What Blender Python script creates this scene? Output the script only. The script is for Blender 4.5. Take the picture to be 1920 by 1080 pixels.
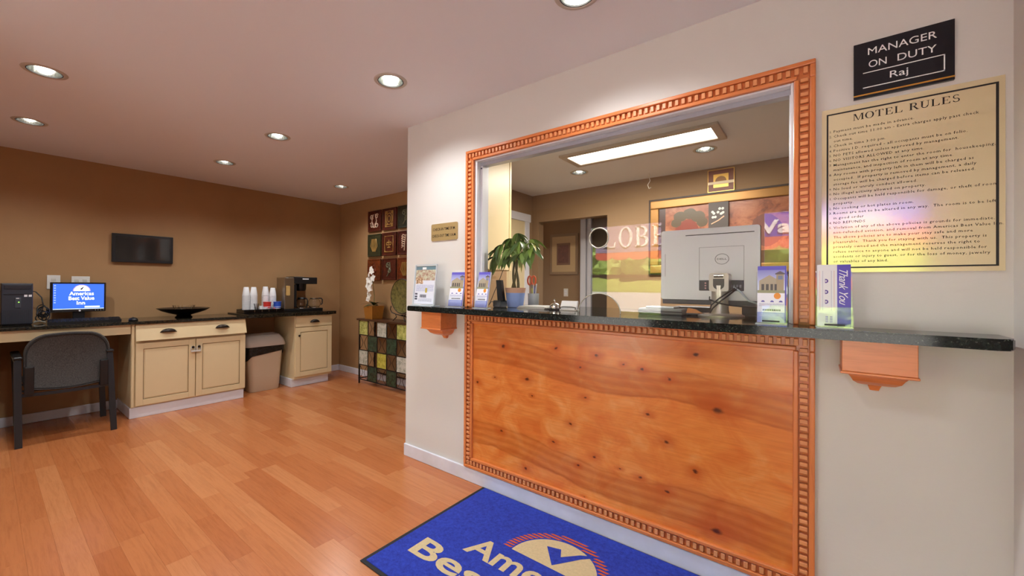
import bpy, bmesh, math, random
from mathutils import Vector, Matrix
random.seed(7)
SC = bpy.context.scene
for o in list(bpy.data.objects):
    bpy.data.objects.remove(o)
COL = SC.collection

# ------------------------------------------------------------------ camera, world, sun, exposure
CAM_F, CAM_CX, CAM_CY = 766.2, 912.24, 530.37
YAW, PITCH, ROLL = math.radians(39.001), math.radians(0.338), math.radians(0.403)
CAM_H = 1.265
_f = Vector((-math.sin(YAW) * math.cos(PITCH), math.cos(YAW) * math.cos(PITCH), math.sin(PITCH)))
_r = Vector((math.cos(YAW), math.sin(YAW), 0))
_u = _r.cross(_f)
_r2 = math.cos(ROLL) * _r + math.sin(ROLL) * _u
_u2 = -math.sin(ROLL) * _r + math.cos(ROLL) * _u
cd = bpy.data.cameras.new('camera')
cam = bpy.data.objects.new('camera', cd)
COL.objects.link(cam)
cam.matrix_world = Matrix(((_r2.x, _u2.x, -_f.x, 0), (_r2.y, _u2.y, -_f.y, 0), (_r2.z, _u2.z, -_f.z, CAM_H), (0, 0, 0, 1)))
cd.sensor_fit = 'HORIZONTAL'
cd.sensor_width = 36
cd.lens = CAM_F / 1920 * 36
cd.shift_x = (960 - CAM_CX) / 1920
cd.shift_y = (CAM_CY - 540) / 1920
cd.clip_start = 0.05
cd.clip_end = 400
SC.camera = cam


def project(p):
    v = Vector(p) - Vector((0, 0, CAM_H))
    d = v.dot(_f)
    if d < 0.1:
        return None
    return CAM_CX + CAM_F * v.dot(_r2) / d, CAM_CY - CAM_F * v.dot(_u2) / d, d


world = bpy.data.worlds.new('world')
SC.world = world
world.use_nodes = True
wn = world.node_tree
wn.nodes.clear()
wo = wn.nodes.new('ShaderNodeOutputWorld')
wb = wn.nodes.new('ShaderNodeBackground')
ws = wn.nodes.new('ShaderNodeTexSky')
ws.sky_type = 'HOSEK_WILKIE'
ws.turbidity = 4.0
ws.ground_albedo = 0.4
ws.sun_direction = Vector((0.25, 0.6, 0.75)).normalized()
wb.inputs['Strength'].default_value = 11.0
wn.links.new(ws.outputs[0], wb.inputs[0])
wn.links.new(wb.outputs[0], wo.inputs[0])

sd = bpy.data.lights.new('sun', 'SUN')
sd.energy = 30.0
sd.angle = 0.01
sd.color = (1.0, 0.97, 0.92)
sun = bpy.data.objects.new('sun', sd)
COL.objects.link(sun)
sun.rotation_euler = Vector((-0.25, -0.6, -0.75)).to_track_quat('-Z', 'Y').to_euler()
sun.location = (0, 0, 12)

SC.view_settings.view_transform = 'Standard'
SC.view_settings.look = 'None'
SC.view_settings.gamma = 1.0
SC.view_settings.use_curve_mapping = False
SC.view_settings.exposure = 0.42
DOWNLIGHT_W = 30.0
TROFFER_W = 42.0

# main dimensions (metres, camera above the origin)
H = 2.44
D = 2.0            # counter wall, lobby face
TX = -5.498        # left wall
EY = 3.332         # back wall of the lobby nook
WL = -2.388        # left end of the counter wall
WR = 0.47          # right corner
FY = -1.3          # front (street) wall, inner face
OY = 4.55          # office back wall
OX = -2.916        # office left wall
CT = 1.122         # counter top


# ------------------------------------------------------------------ materials
def lin(c):
    return tuple((v / 255 / 12.92) if v / 255 <= 0.04045 else ((v / 255 + 0.055) / 1.055) ** 2.4 for v in c) + (1.0,)


MATS = {}


class NT:
    def __init__(s, name):
        s.m = bpy.data.materials.new(name)
        s.m.use_nodes = True
        s.t = s.m.node_tree
        s.b = s.t.nodes['Principled BSDF']
        s.out = s.t.nodes['Material Output']

    def n(s, typ, ins=None, **props):
        nd = s.t.nodes.new('ShaderNode' + typ)
        for k, v in props.items():
            setattr(nd, k, v)
        for k, v in (ins or {}).items():
            s.set(nd.inputs[k], v)
        return nd

    def set(s, sock, v):
        if isinstance(v, bpy.types.NodeSocket):
            s.t.links.new(v, sock)
        else:
            sock.default_value = v

    def math(s, op, a, b=0.0, clamp=False):
        nd = s.t.nodes.new('ShaderNodeMath')
        nd.operation = op
        nd.use_clamp = clamp
        s.set(nd.inputs[0], a)
        s.set(nd.inputs[1], b)
        return nd.outputs[0]

    def mix(s, fac, a, b, blend='MIX'):
        nd = s.t.nodes.new('ShaderNodeMix')
        nd.data_type = 'RGBA'
        nd.blend_type = blend
        s.set(nd.inputs[0], fac)
        s.set(nd.inputs[6], a)
        s.set(nd.inputs[7], b)
        return nd.outputs[2]

    def ramp(s, fac, stops):
        nd = s.t.nodes.new('ShaderNodeValToRGB')
        e = nd.color_ramp.elements
        while len(e) < len(stops):
            e.new(0.5)
        for i, (p, c) in enumerate(stops):
            e[i].position = p
            e[i].color = c
        s.set(nd.inputs[0], fac)
        return nd.outputs[0]

    def coord(s, which='Object', scale=(1, 1, 1), loc=(0, 0, 0)):
        tc = s.n('TexCoord')
        mp = s.n('Mapping')
        s.t.links.new(tc.outputs[which], mp.inputs[0])
        mp.inputs['Scale'].default_value = scale
        mp.inputs['Location'].default_value = loc
        return mp.outputs[0]

    def pos(s, scale=(1, 1, 1)):
        g = s.n('NewGeometry')
        mp = s.n('Mapping')
        s.t.links.new(g.outputs['Position'], mp.inputs[0])
        mp.inputs['Scale'].default_value = scale
        return mp.outputs[0]

    def noise(s, vec, scale=5, detail=3, rough=0.5, dist=0.0):
        nd = s.n('TexNoise', {'Scale': scale, 'Detail': detail, 'Roughness': rough, 'Distortion': dist, 'Vector': vec})
        return nd.outputs['Fac']

    def bump(s, h, strength=0.2, dist=0.002):
        nd = s.n('Bump', {'Strength': strength, 'Distance': dist, 'Height': h})
        s.t.links.new(nd.outputs[0], s.b.inputs['Normal'])

    def p(s, **kw):
        for k, v in kw.items():
            s.set(s.b.inputs[k.replace('_', ' ')], v)
        return s


def flat(name, rgb, rough=0.5, metal=0.0, spec=0.5, var=0.0, vscale=20, bump=0.0, bscale=200, emit=0.0, coat=0.0):
    if name in MATS:
        return MATS[name]
    k = NT(name)
    base = lin(rgb)
    k.p(Roughness=rough, Metallic=metal)
    k.b.inputs['Specular IOR Level'].default_value = spec
    v = k.coord()
    if var > 0:
        f = k.noise(v, vscale, 4, 0.6)
        dark = tuple(x * (1 - var) for x in base[:3]) + (1,)
        light = tuple(min(1, x * (1 + var)) for x in base[:3]) + (1,)
        k.p(Base_Color=k.ramp(f, [(0.3, dark), (0.7, light)]))
    else:
        k.p(Base_Color=base)
    if bump > 0:
        k.bump(k.noise(v, bscale, 2, 0.5), bump, 0.002)
    if emit > 0:
        k.b.inputs['Emission Color'].default_value = base
        k.b.inputs['Emission Strength'].default_value = emit
    if coat > 0:
        k.b.inputs['Coat Weight'].default_value = coat
        k.b.inputs['Coat Roughness'].default_value = 0.1
    MATS[name] = k.m
    return k.m


def m_wood(name, rgb, dark, axis='x', scale=1.0, rough=0.3, amount=0.5):
    k = NT(name)
    st = {'x': (1.2, 14, 14), 'y': (14, 1.2, 14), 'z': (14, 14, 1.2)}[axis]
    v = k.pos(tuple(a * scale for a in st))
    f = k.noise(v, 2.0, 5, 0.6, 0.6)
    f2 = k.noise(v, 9.0, 3, 0.6, 0.2)
    f3 = k.math('ADD', k.math('MULTIPLY', f, 0.65), k.math('MULTIPLY', f2, 0.35))
    a = lin(rgb)
    b = lin(dark)
    mid = tuple(a[i] * (1 - amount) + b[i] * amount for i in range(3)) + (1,)
    k.p(Base_Color=k.ramp(f3, [(0.28, mid), (0.5, a), (0.72, tuple(min(1, x * 1.08) for x in a[:3]) + (1,))]), Roughness=rough)
    k.bump(f2, 0.05, 0.001)
    MATS[name] = k.m
    return k.m


def m_granite(name, base, spot, spot2, rough=0.08):
    k = NT(name)
    v = k.pos()
    n1 = k.noise(v, 55, 4, 0.7)
    n2 = k.noise(v, 140, 3, 0.6)
    vo = k.n('TexVoronoi', {'Scale': 90, 'Vector': v})
    c1 = k.ramp(n1, [(0.42, lin(base)), (0.62, lin(spot))])
    c2 = k.mix(k.ramp(n2, [(0.60, (0, 0, 0, 1)), (0.72, (1, 1, 1, 1))]), c1, lin(spot2))
    c3 = k.mix(k.ramp(vo.outputs['Distance'], [(0.08, (1, 1, 1, 1)), (0.2, (0, 0, 0, 1))]), c2, lin(base))
    k.p(Base_Color=c3, Roughness=rough)
    k.b.inputs['Specular IOR Level'].default_value = 0.3
    MATS[name] = k.m
    return k.m


def m_glass(name, ior=1.5, tint=(1, 1, 1, 1)):
    """thin clear sheet: Fresnel reflection over plain transparency"""
    k = NT(name)
    k.t.nodes.remove(k.b)
    tr = k.n('BsdfTransparent', {'Color': tint})
    gl = k.n('BsdfGlossy', {'Roughness': 0.0, 'Color': (1, 1, 1, 1)})
    fr = k.n('Fresnel', {'IOR': ior})
    mx = k.n('MixShader')
    k.t.links.new(fr.outputs[0], mx.inputs[0])
    k.t.links.new(tr.outputs[0], mx.inputs[1])
    k.t.links.new(gl.outputs[0], mx.inputs[2])
    k.t.links.new(mx.outputs[0], k.out.inputs[0])
    MATS[name] = k.m
    return k.m


def m_emit(name, rgb, s):
    k = NT(name)
    k.p(Base_Color=lin(rgb))
    k.b.inputs['Emission Color'].default_value = lin(rgb)
    k.b.inputs['Emission Strength'].default_value = s
    MATS[name] = k.m
    return k.m


WHITE_WALL = flat('painted wall off white', (216, 212, 206), 0.65, bump=0.25, bscale=60, spec=0.3)
BROWN_WALL = flat('painted wall tan brown', (170, 133, 92), 0.6, var=0.05, vscale=3, bump=0.2, bscale=60, spec=0.3)
CEIL = flat('painted ceiling', (234, 236, 242), 0.8, bump=0.1, bscale=60, spec=0.2)
TRIM_WHITE = flat('white gloss trim', (226, 226, 232), 0.35, var=0.03, vscale=8)
TRIM_SCUFF = flat('white scuffed baseboard', (222, 222, 230), 0.4, var=0.08, vscale=5)
ORANGE = m_wood('orange stained pine', (220, 130, 72), (170, 82, 36), 'x', 1.5, 0.28, 0.5)
ORANGE_Z = m_wood('orange stained pine upright', (220, 130, 72), (170, 82, 36), 'z', 1.5, 0.28, 0.5)
ORANGE_D = m_wood('orange stained pine dentil', (226, 150, 96), (184, 98, 50), 'x', 2, 0.4, 0.5)
CREAM = flat('cream cabinet paint', (226, 206, 162), 0.4, var=0.02, vscale=4)
CREAM_LINE = flat('dark glaze line', (120, 95, 60), 0.5)
GRANITE = m_granite('black green granite', (8, 11, 10), (26, 34, 30), (96, 104, 94), 0.09)
GRANITE_D = m_granite('dark brown granite', (20, 18, 14), (48, 42, 30), (104, 92, 66), 0.07)
BLACK = flat('black plastic', (18, 18, 20), 0.4)
BLACK_GLOSS = flat('glossy black', (8, 8, 10), 0.1)
DARK_GREY = flat('dark grey plastic', (44, 48, 58), 0.45)
BLACK_METAL = flat('black painted steel', (30, 33, 36), 0.35, metal=0.2)
CHAIR_BLACK = flat('slate black tube', (32, 37, 42), 0.4)
STEEL = flat('brushed steel', (176, 170, 158), 0.3, metal=1.0)
CHROME = flat('chrome', (220, 220, 220), 0.08, metal=1.0)
SILVER = flat('silver plastic', (198, 200, 204), 0.35, metal=0.25)
BRONZE = flat('oil rubbed bronze', (52, 44, 38), 0.35, metal=0.7)
IRON = flat('wrought iron', (34, 26, 20), 0.5, metal=0.3)
PAPER = flat('white paper', (236, 236, 240), 0.6)
WHITE_PL = flat('white plastic', (228, 224, 216), 0.4)
CUP_W = flat('white foam cup', (240, 240, 240), 0.6)
GLASS = m_glass('counter window glass', 1.75)
GLASS_OUT = m_glass('street window glass', 1.45)
ACRYL = m_glass('clear acrylic', 1.5, (0.97, 0.98, 0.99, 1))
ACRYL_EDGE = flat('acrylic edge', (206, 214, 218), 0.15)
RIM = flat('polished glass edge', (176, 170, 156), 0.12)


def m_clear(name, tint=(1, 1, 1, 1), ior=1.45, rough=0.0):
    k = NT(name)
    k.p(Base_Color=tint, Roughness=rough, IOR=ior)
    k.b.inputs['Transmission Weight'].default_value = 1.0
    MATS[name] = k.m
    return k.m


CLEAR = m_clear('clear glassware', (0.97, 0.98, 0.97, 1))


# ------------------------------------------------------------------ mesh builders
class MB:
    def __init__(s):
        s.bm = bmesh.new()

    def box(s, x0, x1, y0, y1, z0, z1, bev=0.0, seg=2):
        r = bmesh.ops.create_cube(s.bm, size=1)
        vs = r['verts']
        for v in vs:
            v.co = Vector(((x0 + x1) / 2 + v.co.x * (x1 - x0), (y0 + y1) / 2 + v.co.y * (y1 - y0), (z0 + z1) / 2 + v.co.z * (z1 - z0)))
        if bev > 0:
            es = list({e for v in vs for e in v.link_edges})
            bmesh.ops.bevel(s.bm, geom=es, offset=min(bev, 0.49 * min(abs(x1 - x0), abs(y1 - y0), abs(z1 - z0))), segments=seg, affect='EDGES', profile=0.5)
        return s

    def hexa(s, pts):
        """8 points: bottom loop then top loop"""
        v = [s.bm.verts.new(p) for p in pts]
        for q in ((3, 2, 1, 0), (4, 5, 6, 7), (0, 1, 5, 4), (1, 2, 6, 5), (2, 3, 7, 6), (3, 0, 4, 7)):
            s.bm.faces.new([v[i] for i in q])
        return s

    def poly(s, pts):
        s.bm.faces.new([s.bm.verts.new(p) for p in pts])
        return s

    def loops(s, rings, cap0=True, cap1=True, closed=True):
        R = [[s.bm.verts.new(p) for p in r] for r in rings]
        n = len(R[0])
        for a, b in zip(R, R[1:]):
            for i in range(n if closed else n - 1):
                j = (i + 1) % n
                try:
                    s.bm.faces.new((a[i], a[j], b[j], b[i]))
                except ValueError:
                    pass
        if cap0:
            s.bm.faces.new(R[0][::-1])
        if cap1:
            s.bm.faces.new(R[-1])
        return s

    def lathe(s, prof, c=(0, 0, 0), n=24, axis='z', cap0=True, cap1=True):
        rings = []
        for r, h in prof:
            ring = []
            for i in range(n):
                a = 2 * math.pi * i / n
                x, y = r * math.cos(a), r * math.sin(a)
                if axis == 'z':
                    p = (c[0] + x, c[1] + y, c[2] + h)
                elif axis == 'x':
                    p = (c[0] + h, c[1] + x, c[2] + y)
                else:
                    p = (c[0] + x, c[1] + h, c[2] + y)
                ring.append(p)
            rings.append(ring)
        return s.loops(rings, cap0 and prof[0][0] > 1e-5, cap1 and prof[-1][0] > 1e-5)

    def tube(s, path, r, n=8, flat_=None, cap=True):
        P = [Vector(p) for p in path]
        rs = r if isinstance(r, (list, tuple)) else [r] * len(P)
        rings = []
        prev = None
        for i, p in enumerate(P):
            t = (P[min(i + 1, len(P) - 1)] - P[max(i - 1, 0)]).normalized()
            if prev is None:
                up = Vector((0, 0, 1)) if abs(t.z) < 0.9 else Vector((1, 0, 0))
                a = t.cross(up).normalized()
            else:
                a = (prev - t * prev.dot(t)).normalized()
            prev = a
            b = t.cross(a)
            rings.append([p + a * rs[i] * math.cos(2 * math.pi * k / n) + b * rs[i] * (flat_ or 1) * math.sin(2 * math.pi * k / n) for k in range(n)])
        return s.loops(rings, cap, cap)

    def bar(s, path, w, t, side):
        """rectangular bar along a path; side = fixed width direction"""
        P = [Vector(p) for p in path]
        S = Vector(side).normalized()
        rings = []
        for i, p in enumerate(P):
            d = (P[min(i + 1, len(P) - 1)] - P[max(i - 1, 0)]).normalized()
            nn = d.cross(S).normalized()
            rings.append([p - S * w / 2 - nn * t / 2, p + S * w / 2 - nn * t / 2, p + S * w / 2 + nn * t / 2, p - S * w / 2 + nn * t / 2])
        return s.loops(rings)

    def prism(s, pts, axis, a, b):
        """extrude a 2-D outline between a and b along axis"""
        def P(q, h):
            return {'x': (h, q[0], q[1]), 'y': (q[0], h, q[1]), 'z': (q[0], q[1], h)}[axis]
        return s.loops([[P(q, a) for q in pts], [P(q, b) for q in pts]])

    def sphere(s, c, r, sub=2, sc=(1, 1, 1)):
        res = bmesh.ops.create_icosphere(s.bm, subdivisions=sub, radius=1)
        for v in res['verts']:
            v.co = Vector((c[0] + v.co.x * r * sc[0], c[1] + v.co.y * r * sc[1], c[2] + v.co.z * r * sc[2]))
        return s

    def mesh(s, name, mat, smooth=None):
        me = bpy.data.meshes.new(name)
        bmesh.ops.recalc_face_normals(s.bm, faces=s.bm.faces)
        s.bm.to_mesh(me)
        s.bm.free()
        me.materials.append(mat)
        if smooth:
            me.shade_smooth()
            me.set_sharp_from_angle(angle=math.radians(smooth))
        return me


LOCAL = set()


def thing(name, label, cat, loc=(0, 0, 0), group=None, rotz=None, kind=None):
    """Empty at a thing's base. With rotz the parts are modelled in the thing's own frame, else in world metres."""
    e = bpy.data.objects.new(name, None)
    COL.objects.link(e)
    e.empty_display_size = 0.05
    e.location = loc
    e['label'] = label
    e['category'] = cat
    if group:
        e['group'] = group
    if kind:
        e['kind'] = kind
    if rotz is not None:
        e.rotation_euler = (0, 0, rotz)
        e.matrix_world = Matrix.Translation(loc) @ Matrix.Rotation(rotz, 4, 'Z')
        LOCAL.add(e.name)
    else:
        e.matrix_world = Matrix.Translation(loc)
    return e


def part(mb, name, mat, parent, smooth=None, **tags):
    me = mb.mesh(name, mat, smooth)
    o = bpy.data.objects.new(name, me)
    COL.objects.link(o)
    o.parent = parent
    r = parent
    off = Vector((0, 0, 0))
    while r.parent is not None:
        r = r.parent
    if parent.parent is None and r.name not in LOCAL:
        o.matrix_parent_inverse = Matrix.Translation(-Vector(r.location))
    for k, v in tags.items():
        o[k] = v
    return o


def solo(mb, name, mat, label, cat, group=None, smooth=None, kind=None):
    o = part_top(mb.mesh(name, mat, smooth), name)
    o['label'] = label
    o['category'] = cat
    if group:
        o['group'] = group
    if kind:
        o['kind'] = kind
    return o


def part_top(me, name):
    """single-mesh thing: origin moved to the base centre"""
    co = [v.co for v in me.vertices]
    c = Vector(((min(v.x for v in co) + max(v.x for v in co)) / 2, (min(v.y for v in co) + max(v.y for v in co)) / 2, min(v.z for v in co)))
    me.transform(Matrix.Translation(-c))
    o = bpy.data.objects.new(name, me)
    COL.objects.link(o)
    o.location = c
    o.matrix_world = Matrix.Translation(c)
    return o


def struct(mb, name, mat, label=None, parent=None, smooth=None):
    if parent is not None:
        return part(mb, name, mat, parent, smooth)
    me = mb.mesh(name, mat, smooth)
    o = bpy.data.objects.new(name, me)
    COL.objects.link(o)
    o['kind'] = 'structure'
    if label:
        o['label'] = label
    return o


def sheet_mesh(outer, holes, depth, name, mat):
    """flat sheet in its own xy plane with real holes, extruded +-depth/2 in z"""
    cu = bpy.data.curves.new(name, 'CURVE')
    cu.dimensions = '2D'
    cu.fill_mode = 'BOTH'
    cu.extrude = depth / 2
    for pts in [outer] + holes:
        sp = cu.splines.new('POLY')
        sp.points.add(len(pts) - 1)
        for p, q in zip(sp.points, pts):
            p.co = (q[0], q[1], 0, 1)
        sp.use_cyclic_u = True
    o = bpy.data.objects.new(name, cu)
    COL.objects.link(o)
    dg = bpy.context.evaluated_depsgraph_get()
    me = bpy.data.meshes.new_from_object(o.evaluated_get(dg))
    bpy.data.objects.remove(o)
    bpy.data.curves.remove(cu)
    me.name = name
    me.materials.clear()
    me.materials.append(mat)
    return me


def circle(cx, cy, r, n=32, a0=0, a1=2 * math.pi, full=True):
    m = n if full else n + 1
    return [(cx + r * math.cos(a0 + (a1 - a0) * i / n), cy + r * math.sin(a0 + (a1 - a0) * i / n)) for i in range(m)]


def frame_mat(o, r, u):
    """matrix whose x,y axes are r,u at point o"""
    r = Vector(r).normalized()
    u = Vector(u).normalized()
    n = r.cross(u)
    return Matrix(((r.x, u.x, n.x, o[0]), (r.y, u.y, n.y, o[1]), (r.z, u.z, n.z, o[2]), (0, 0, 0, 1)))


def text_mesh(body, bold=0.0, spacing=1.0, res=2, shear=0.0, ext=0.0):
    cu = bpy.data.curves.new('text', 'FONT')
    cu.body = body
    cu.size = 1
    cu.offset = bold
    cu.space_character = spacing
    cu.resolution_u = res
    cu.shear = shear
    cu.extrude = ext
    o = bpy.data.objects.new('text', cu)
    COL.objects.link(o)
    dg = bpy.context.evaluated_depsgraph_get()
    me = bpy.data.meshes.new_from_object(o.evaluated_get(dg))
    bpy.data.objects.remove(o)
    bpy.data.curves.remove(cu)
    return me


CAP = 0.70


def put_text(mb, body, M, x, y, cap, width=None, align='l', bold=0.0, res=2, shear=0.0, ext=0.0, spacing=1.0):
    """text with its baseline start at (x,y) of plane M, cap height cap; optional forced width"""
    me = text_mesh(body, bold, spacing, res, shear, ext)
    if not me.vertices:
        return
    x0 = min(v.co.x for v in me.vertices)
    x1 = max(v.co.x for v in me.vertices)
    s = cap / CAP
    sx = s if width is None else width / (x1 - x0)
    w = sx * (x1 - x0)
    ox = x - sx * x0 - (w / 2 if align == 'c' else (w if align == 'r' else 0))
    T = M @ Matrix.Translation((ox, y, 0)) @ Matrix.Diagonal((sx, s, 1, 1))
    me.transform(T)
    mb.bm.from_mesh(me)
    bpy.data.meshes.remove(me)
    return w


def serif_polys(ch):
    T, t, sf = 0.17, 0.055, 0.05
    P = []

    def rect(a, b, c, d):
        P.append([(a, c), (b, c), (b, d), (a, d)])

    def stem(x, w):
        rect(x, x + w, 0, 1)
        rect(x - 0.09, x + w + 0.09, 0, sf)
        rect(x - 0.09, x + w + 0.09, 1 - sf, 1)

    def ring(cx, cy, rx, ry, tx, ty, a0, a1, n=24):
        for i in range(n):
            u, v = a0 + (a1 - a0) * i / n, a0 + (a1 - a0) * (i + 1) / n
            P.append([(cx + rx * math.cos(u), cy + ry * math.sin(u)), (cx + rx * math.cos(v), cy + ry * math.sin(v)),
                      (cx + (rx - tx) * math.cos(v), cy + (ry - ty) * math.sin(v)), (cx + (rx - tx) * math.cos(u), cy + (ry - ty) * math.sin(u))])
    pi = math.pi
    if ch == 'M':
        stem(0.1, t); stem(0.95, T)
        P.append([(0.1, 1), (0.3, 1), (0.62, 0.0), (0.55, 0.0)])
        P.append([(0.55, 0), (0.62, 0), (1.0, 1), (0.92, 1)])
        return P, 1.25
    if ch == 'O':
        ring(0.5, 0.5, 0.48, 0.52, T, t, 0, 2 * pi, 36)
        return P, 1.05
    if ch == 'T':
        stem(0.36, T); rect(0.02, 0.88, 0.95, 1)
        P.append([(0.02, 1), (0.02, 0.74), (0.06, 0.74), (0.14, 0.95)])
        P.append([(0.88, 1), (0.88, 0.74), (0.84, 0.74), (0.76, 0.95)])
        return P, 0.95
    if ch in 'EL':
        stem(0.12, T); rect(0.12, 0.78, 0, sf)
        P.append([(0.80, 0), (0.84, 0.28), (0.80, 0.28), (0.66, 0.04)])
        if ch == 'E':
            rect(0.12, 0.76, 1 - sf, 1); rect(0.2, 0.58, 0.48, 0.53); rect(0.55, 0.59, 0.38, 0.63)
            P.append([(0.78, 1), (0.78, 0.76), (0.74, 0.76), (0.64, 0.96)])
        return P, 0.92
    if ch in 'RB':
        stem(0.12, T)
        ring(0.45, 0.75, 0.33, 0.25, T * 0.9, t, -pi / 2, pi / 2, 14)
        rect(0.2, 0.46, 0.95, 1); rect(0.2, 0.46, 0.48, 0.53)
        if ch == 'R':
            P.append([(0.40, 0.5), (0.58, 0.5), (0.95, 0), (0.76, 0)]); rect(0.74, 1.0, 0, sf)
            return P, 1.0
        ring(0.47, 0.265, 0.38, 0.265, T, t, -pi / 2, pi / 2, 14)
        rect(0.2, 0.48, 0, sf)
        return P, 0.98
    if ch == 'U':
        rect(0.14, 0.14 + T, 0.3, 1); rect(0.04, 0.42, 1 - sf, 1); rect(0.78, 0.78 + t, 0.3, 1); rect(0.66, 0.96, 1 - sf, 1)
        ring(0.485, 0.32, 0.345, 0.34, 0.12, 0.09, pi, 2 * pi, 16)
        return P, 1.0
    if ch == 'S':
        ring(0.38, 0.74, 0.30, 0.28, 0.11, 0.07, 0.15 * pi, 1.5 * pi, 18)
        ring(0.38, 0.27, 0.32, 0.29, 0.12, 0.07, -0.95 * pi, 0.5 * pi, 18)
        return P, 0.78
    if ch == 'Y':
        rect(0.4, 0.4 + T, 0, 0.5); rect(0.3, 0.68, 0, sf); rect(-0.02, 0.34, 1 - sf, 1); rect(0.66, 0.98, 1 - sf, 1)
        P.append([(0.06, 1), (0.27, 1), (0.57, 0.42), (0.4, 0.42)])
        P.append([(0.80, 1), (0.87, 1), (0.57, 0.42), (0.5, 0.45)])
        return P, 0.95
    return P, 0.45


def put_serif(mb, body, M, x, y, h, width, z0=0.0, z1=None):
    adv = 0
    out = []
    for ch in body:
        if ch == ' ':
            adv += 0.5
            continue
        P, w = serif_polys(ch)
        out += [[(px + adv, py) for px, py in poly] for poly in P]
        adv += w + 0.06
    s = width / adv
    for poly in out:
        a = [M @ Vector((x + px * s, y + py * h, z0)) for px, py in poly]
        if z1 is None:
            mb.poly(a)
        else:
            b = [M @ Vector((x + px * s, y + py * h, z1)) for px, py in poly]
            mb.loops([a, b])


def rrect(x0, x1, y0, y1, r, n=6):
    out = []
    for cx, cy, a in ((x1 - r, y1 - r, 0), (x0 + r, y1 - r, 90), (x0 + r, y0 + r, 180), (x1 - r, y0 + r, 270)):
        for i in range(n + 1):
            t = math.radians(a + 90 * i / n)
            out.append((cx + r * math.cos(t), cy + r * math.sin(t)))
    return out

# ================================================================== THE SETTING
LIGHT_SPOTS = [(-3.35, 0.21), (-4.48, 0.21), (-1.917, 1.475), (-3.35, 1.475), (-4.48, 1.475), (-4.46, 2.71), (-0.754, 1.50), (-0.754, 0.21), (-1.917, 0.21)]
OFFICE_SPOTS = [(-1.92, 3.88), (-0.75, 3.88)]
R_CAN = 0.078

# ceiling with real openings for the recessed lamps
me = sheet_mesh([(TX - 0.1, FY - 0.12), (1.62, FY - 0.12), (1.62, 6.2), (TX - 0.1, 6.2)],
                [circle(x, y, R_CAN, 32) for x, y in LIGHT_SPOTS + OFFICE_SPOTS], 0.02, 'ceiling', CEIL)
o = bpy.data.objects.new('ceiling', me)
COL.objects.link(o)
o.location = (0, 0, H + 0.01)
o['kind'] = 'structure'
o['label'] = 'smooth off white ceiling with recessed round lamps'

# floor: sub-floor slab plus laminate strips
SUBFLOOR = flat('dark sub floor', (96, 56, 30), 0.7)
floor = struct(MB().box(TX - 0.1, 1.62, FY - 0.12, 6.2, -0.06, -0.010), 'floor', SUBFLOOR, 'orange brown laminate strip floor')


def m_planks():
    k = NT('laminate strip')
    oi = k.n('ObjectInfo')
    g = k.n('NewGeometry')
    rnd = k.math('FRACT', k.math('ADD', oi.outputs['Random'], g.outputs['Random Per Island']))
    sh = k.n('CombineXYZ', {'X': k.math('MULTIPLY', rnd, 37.0), 'Y': k.math('MULTIPLY', rnd, 91.0), 'Z': 0.0})
    add = k.n('VectorMath', {0: k.pos((1.5, 26, 1)), 1: sh.outputs[0]}, operation='ADD')
    f = k.noise(add.outputs[0], 2.2, 6, 0.62, 0.8)
    fine = k.noise(add.outputs[0], 14, 3, 0.6)
    tone = k.ramp(rnd, [(0.0, lin((180, 105, 58))), (0.35, lin((187, 113, 65))), (0.8, lin((193, 121, 72))), (1.0, lin((200, 131, 82)))])
    grain = k.ramp(k.math('ADD', k.math('MULTIPLY', f, 0.7), k.math('MULTIPLY', fine, 0.3)), [(0.3, (0.80, 0.76, 0.72, 1)), (0.55, (1, 1, 1, 1))])
    k.p(Base_Color=k.mix(1.0, tone, grain, 'MULTIPLY'), Roughness=0.26)
    k.b.inputs['Specular IOR Level'].default_value = 0.5
    k.bump(fine, 0.04, 0.0006)
    return k.m


PLANK = m_planks()
SW = 0.0975
rows = int((EY - FY) / SW) + 2
boxes = []
for i in range(rows):
    y0 = 0.625 + SW * (i - int((0.625 - FY) / SW) - 1)
    y1 = y0 + SW
    y0c, y1c = max(y0, FY), min(y1, EY)
    if y1c - y0c < 0.01:
        continue
    xr = 1.5 if y0 < 1.0 else (WR if y0 < D - 0.02 else -2.4)
    rr = random.Random(i * 7 + 3)
    x = TX - rr.uniform(0, 0.5)
    while x < xr:
        L = rr.choice((0.34, 0.5, 0.66, 0.84, 1.0, 1.15))
        a, b = max(x, TX), min(x + L, xr)
        if b - a > 0.02:
            boxes.append((a, b, y0c, y1c))
        x += L


def seen_size(bx):
    pts = [project((x, y, 0)) for x in (bx[0], (bx[0] + bx[1]) / 2, bx[1]) for y in (bx[2], bx[3])]
    pts = [p for p in pts if p]
    inside = [p for p in pts if -30 < p[0] < 1950 and p[1] < 1110]
    if not inside:
        return 0
    return (bx[1] - bx[0]) * (bx[3] - bx[2]) / (sum(p[2] for p in inside) / len(inside)) ** 2 * len(inside)


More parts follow.
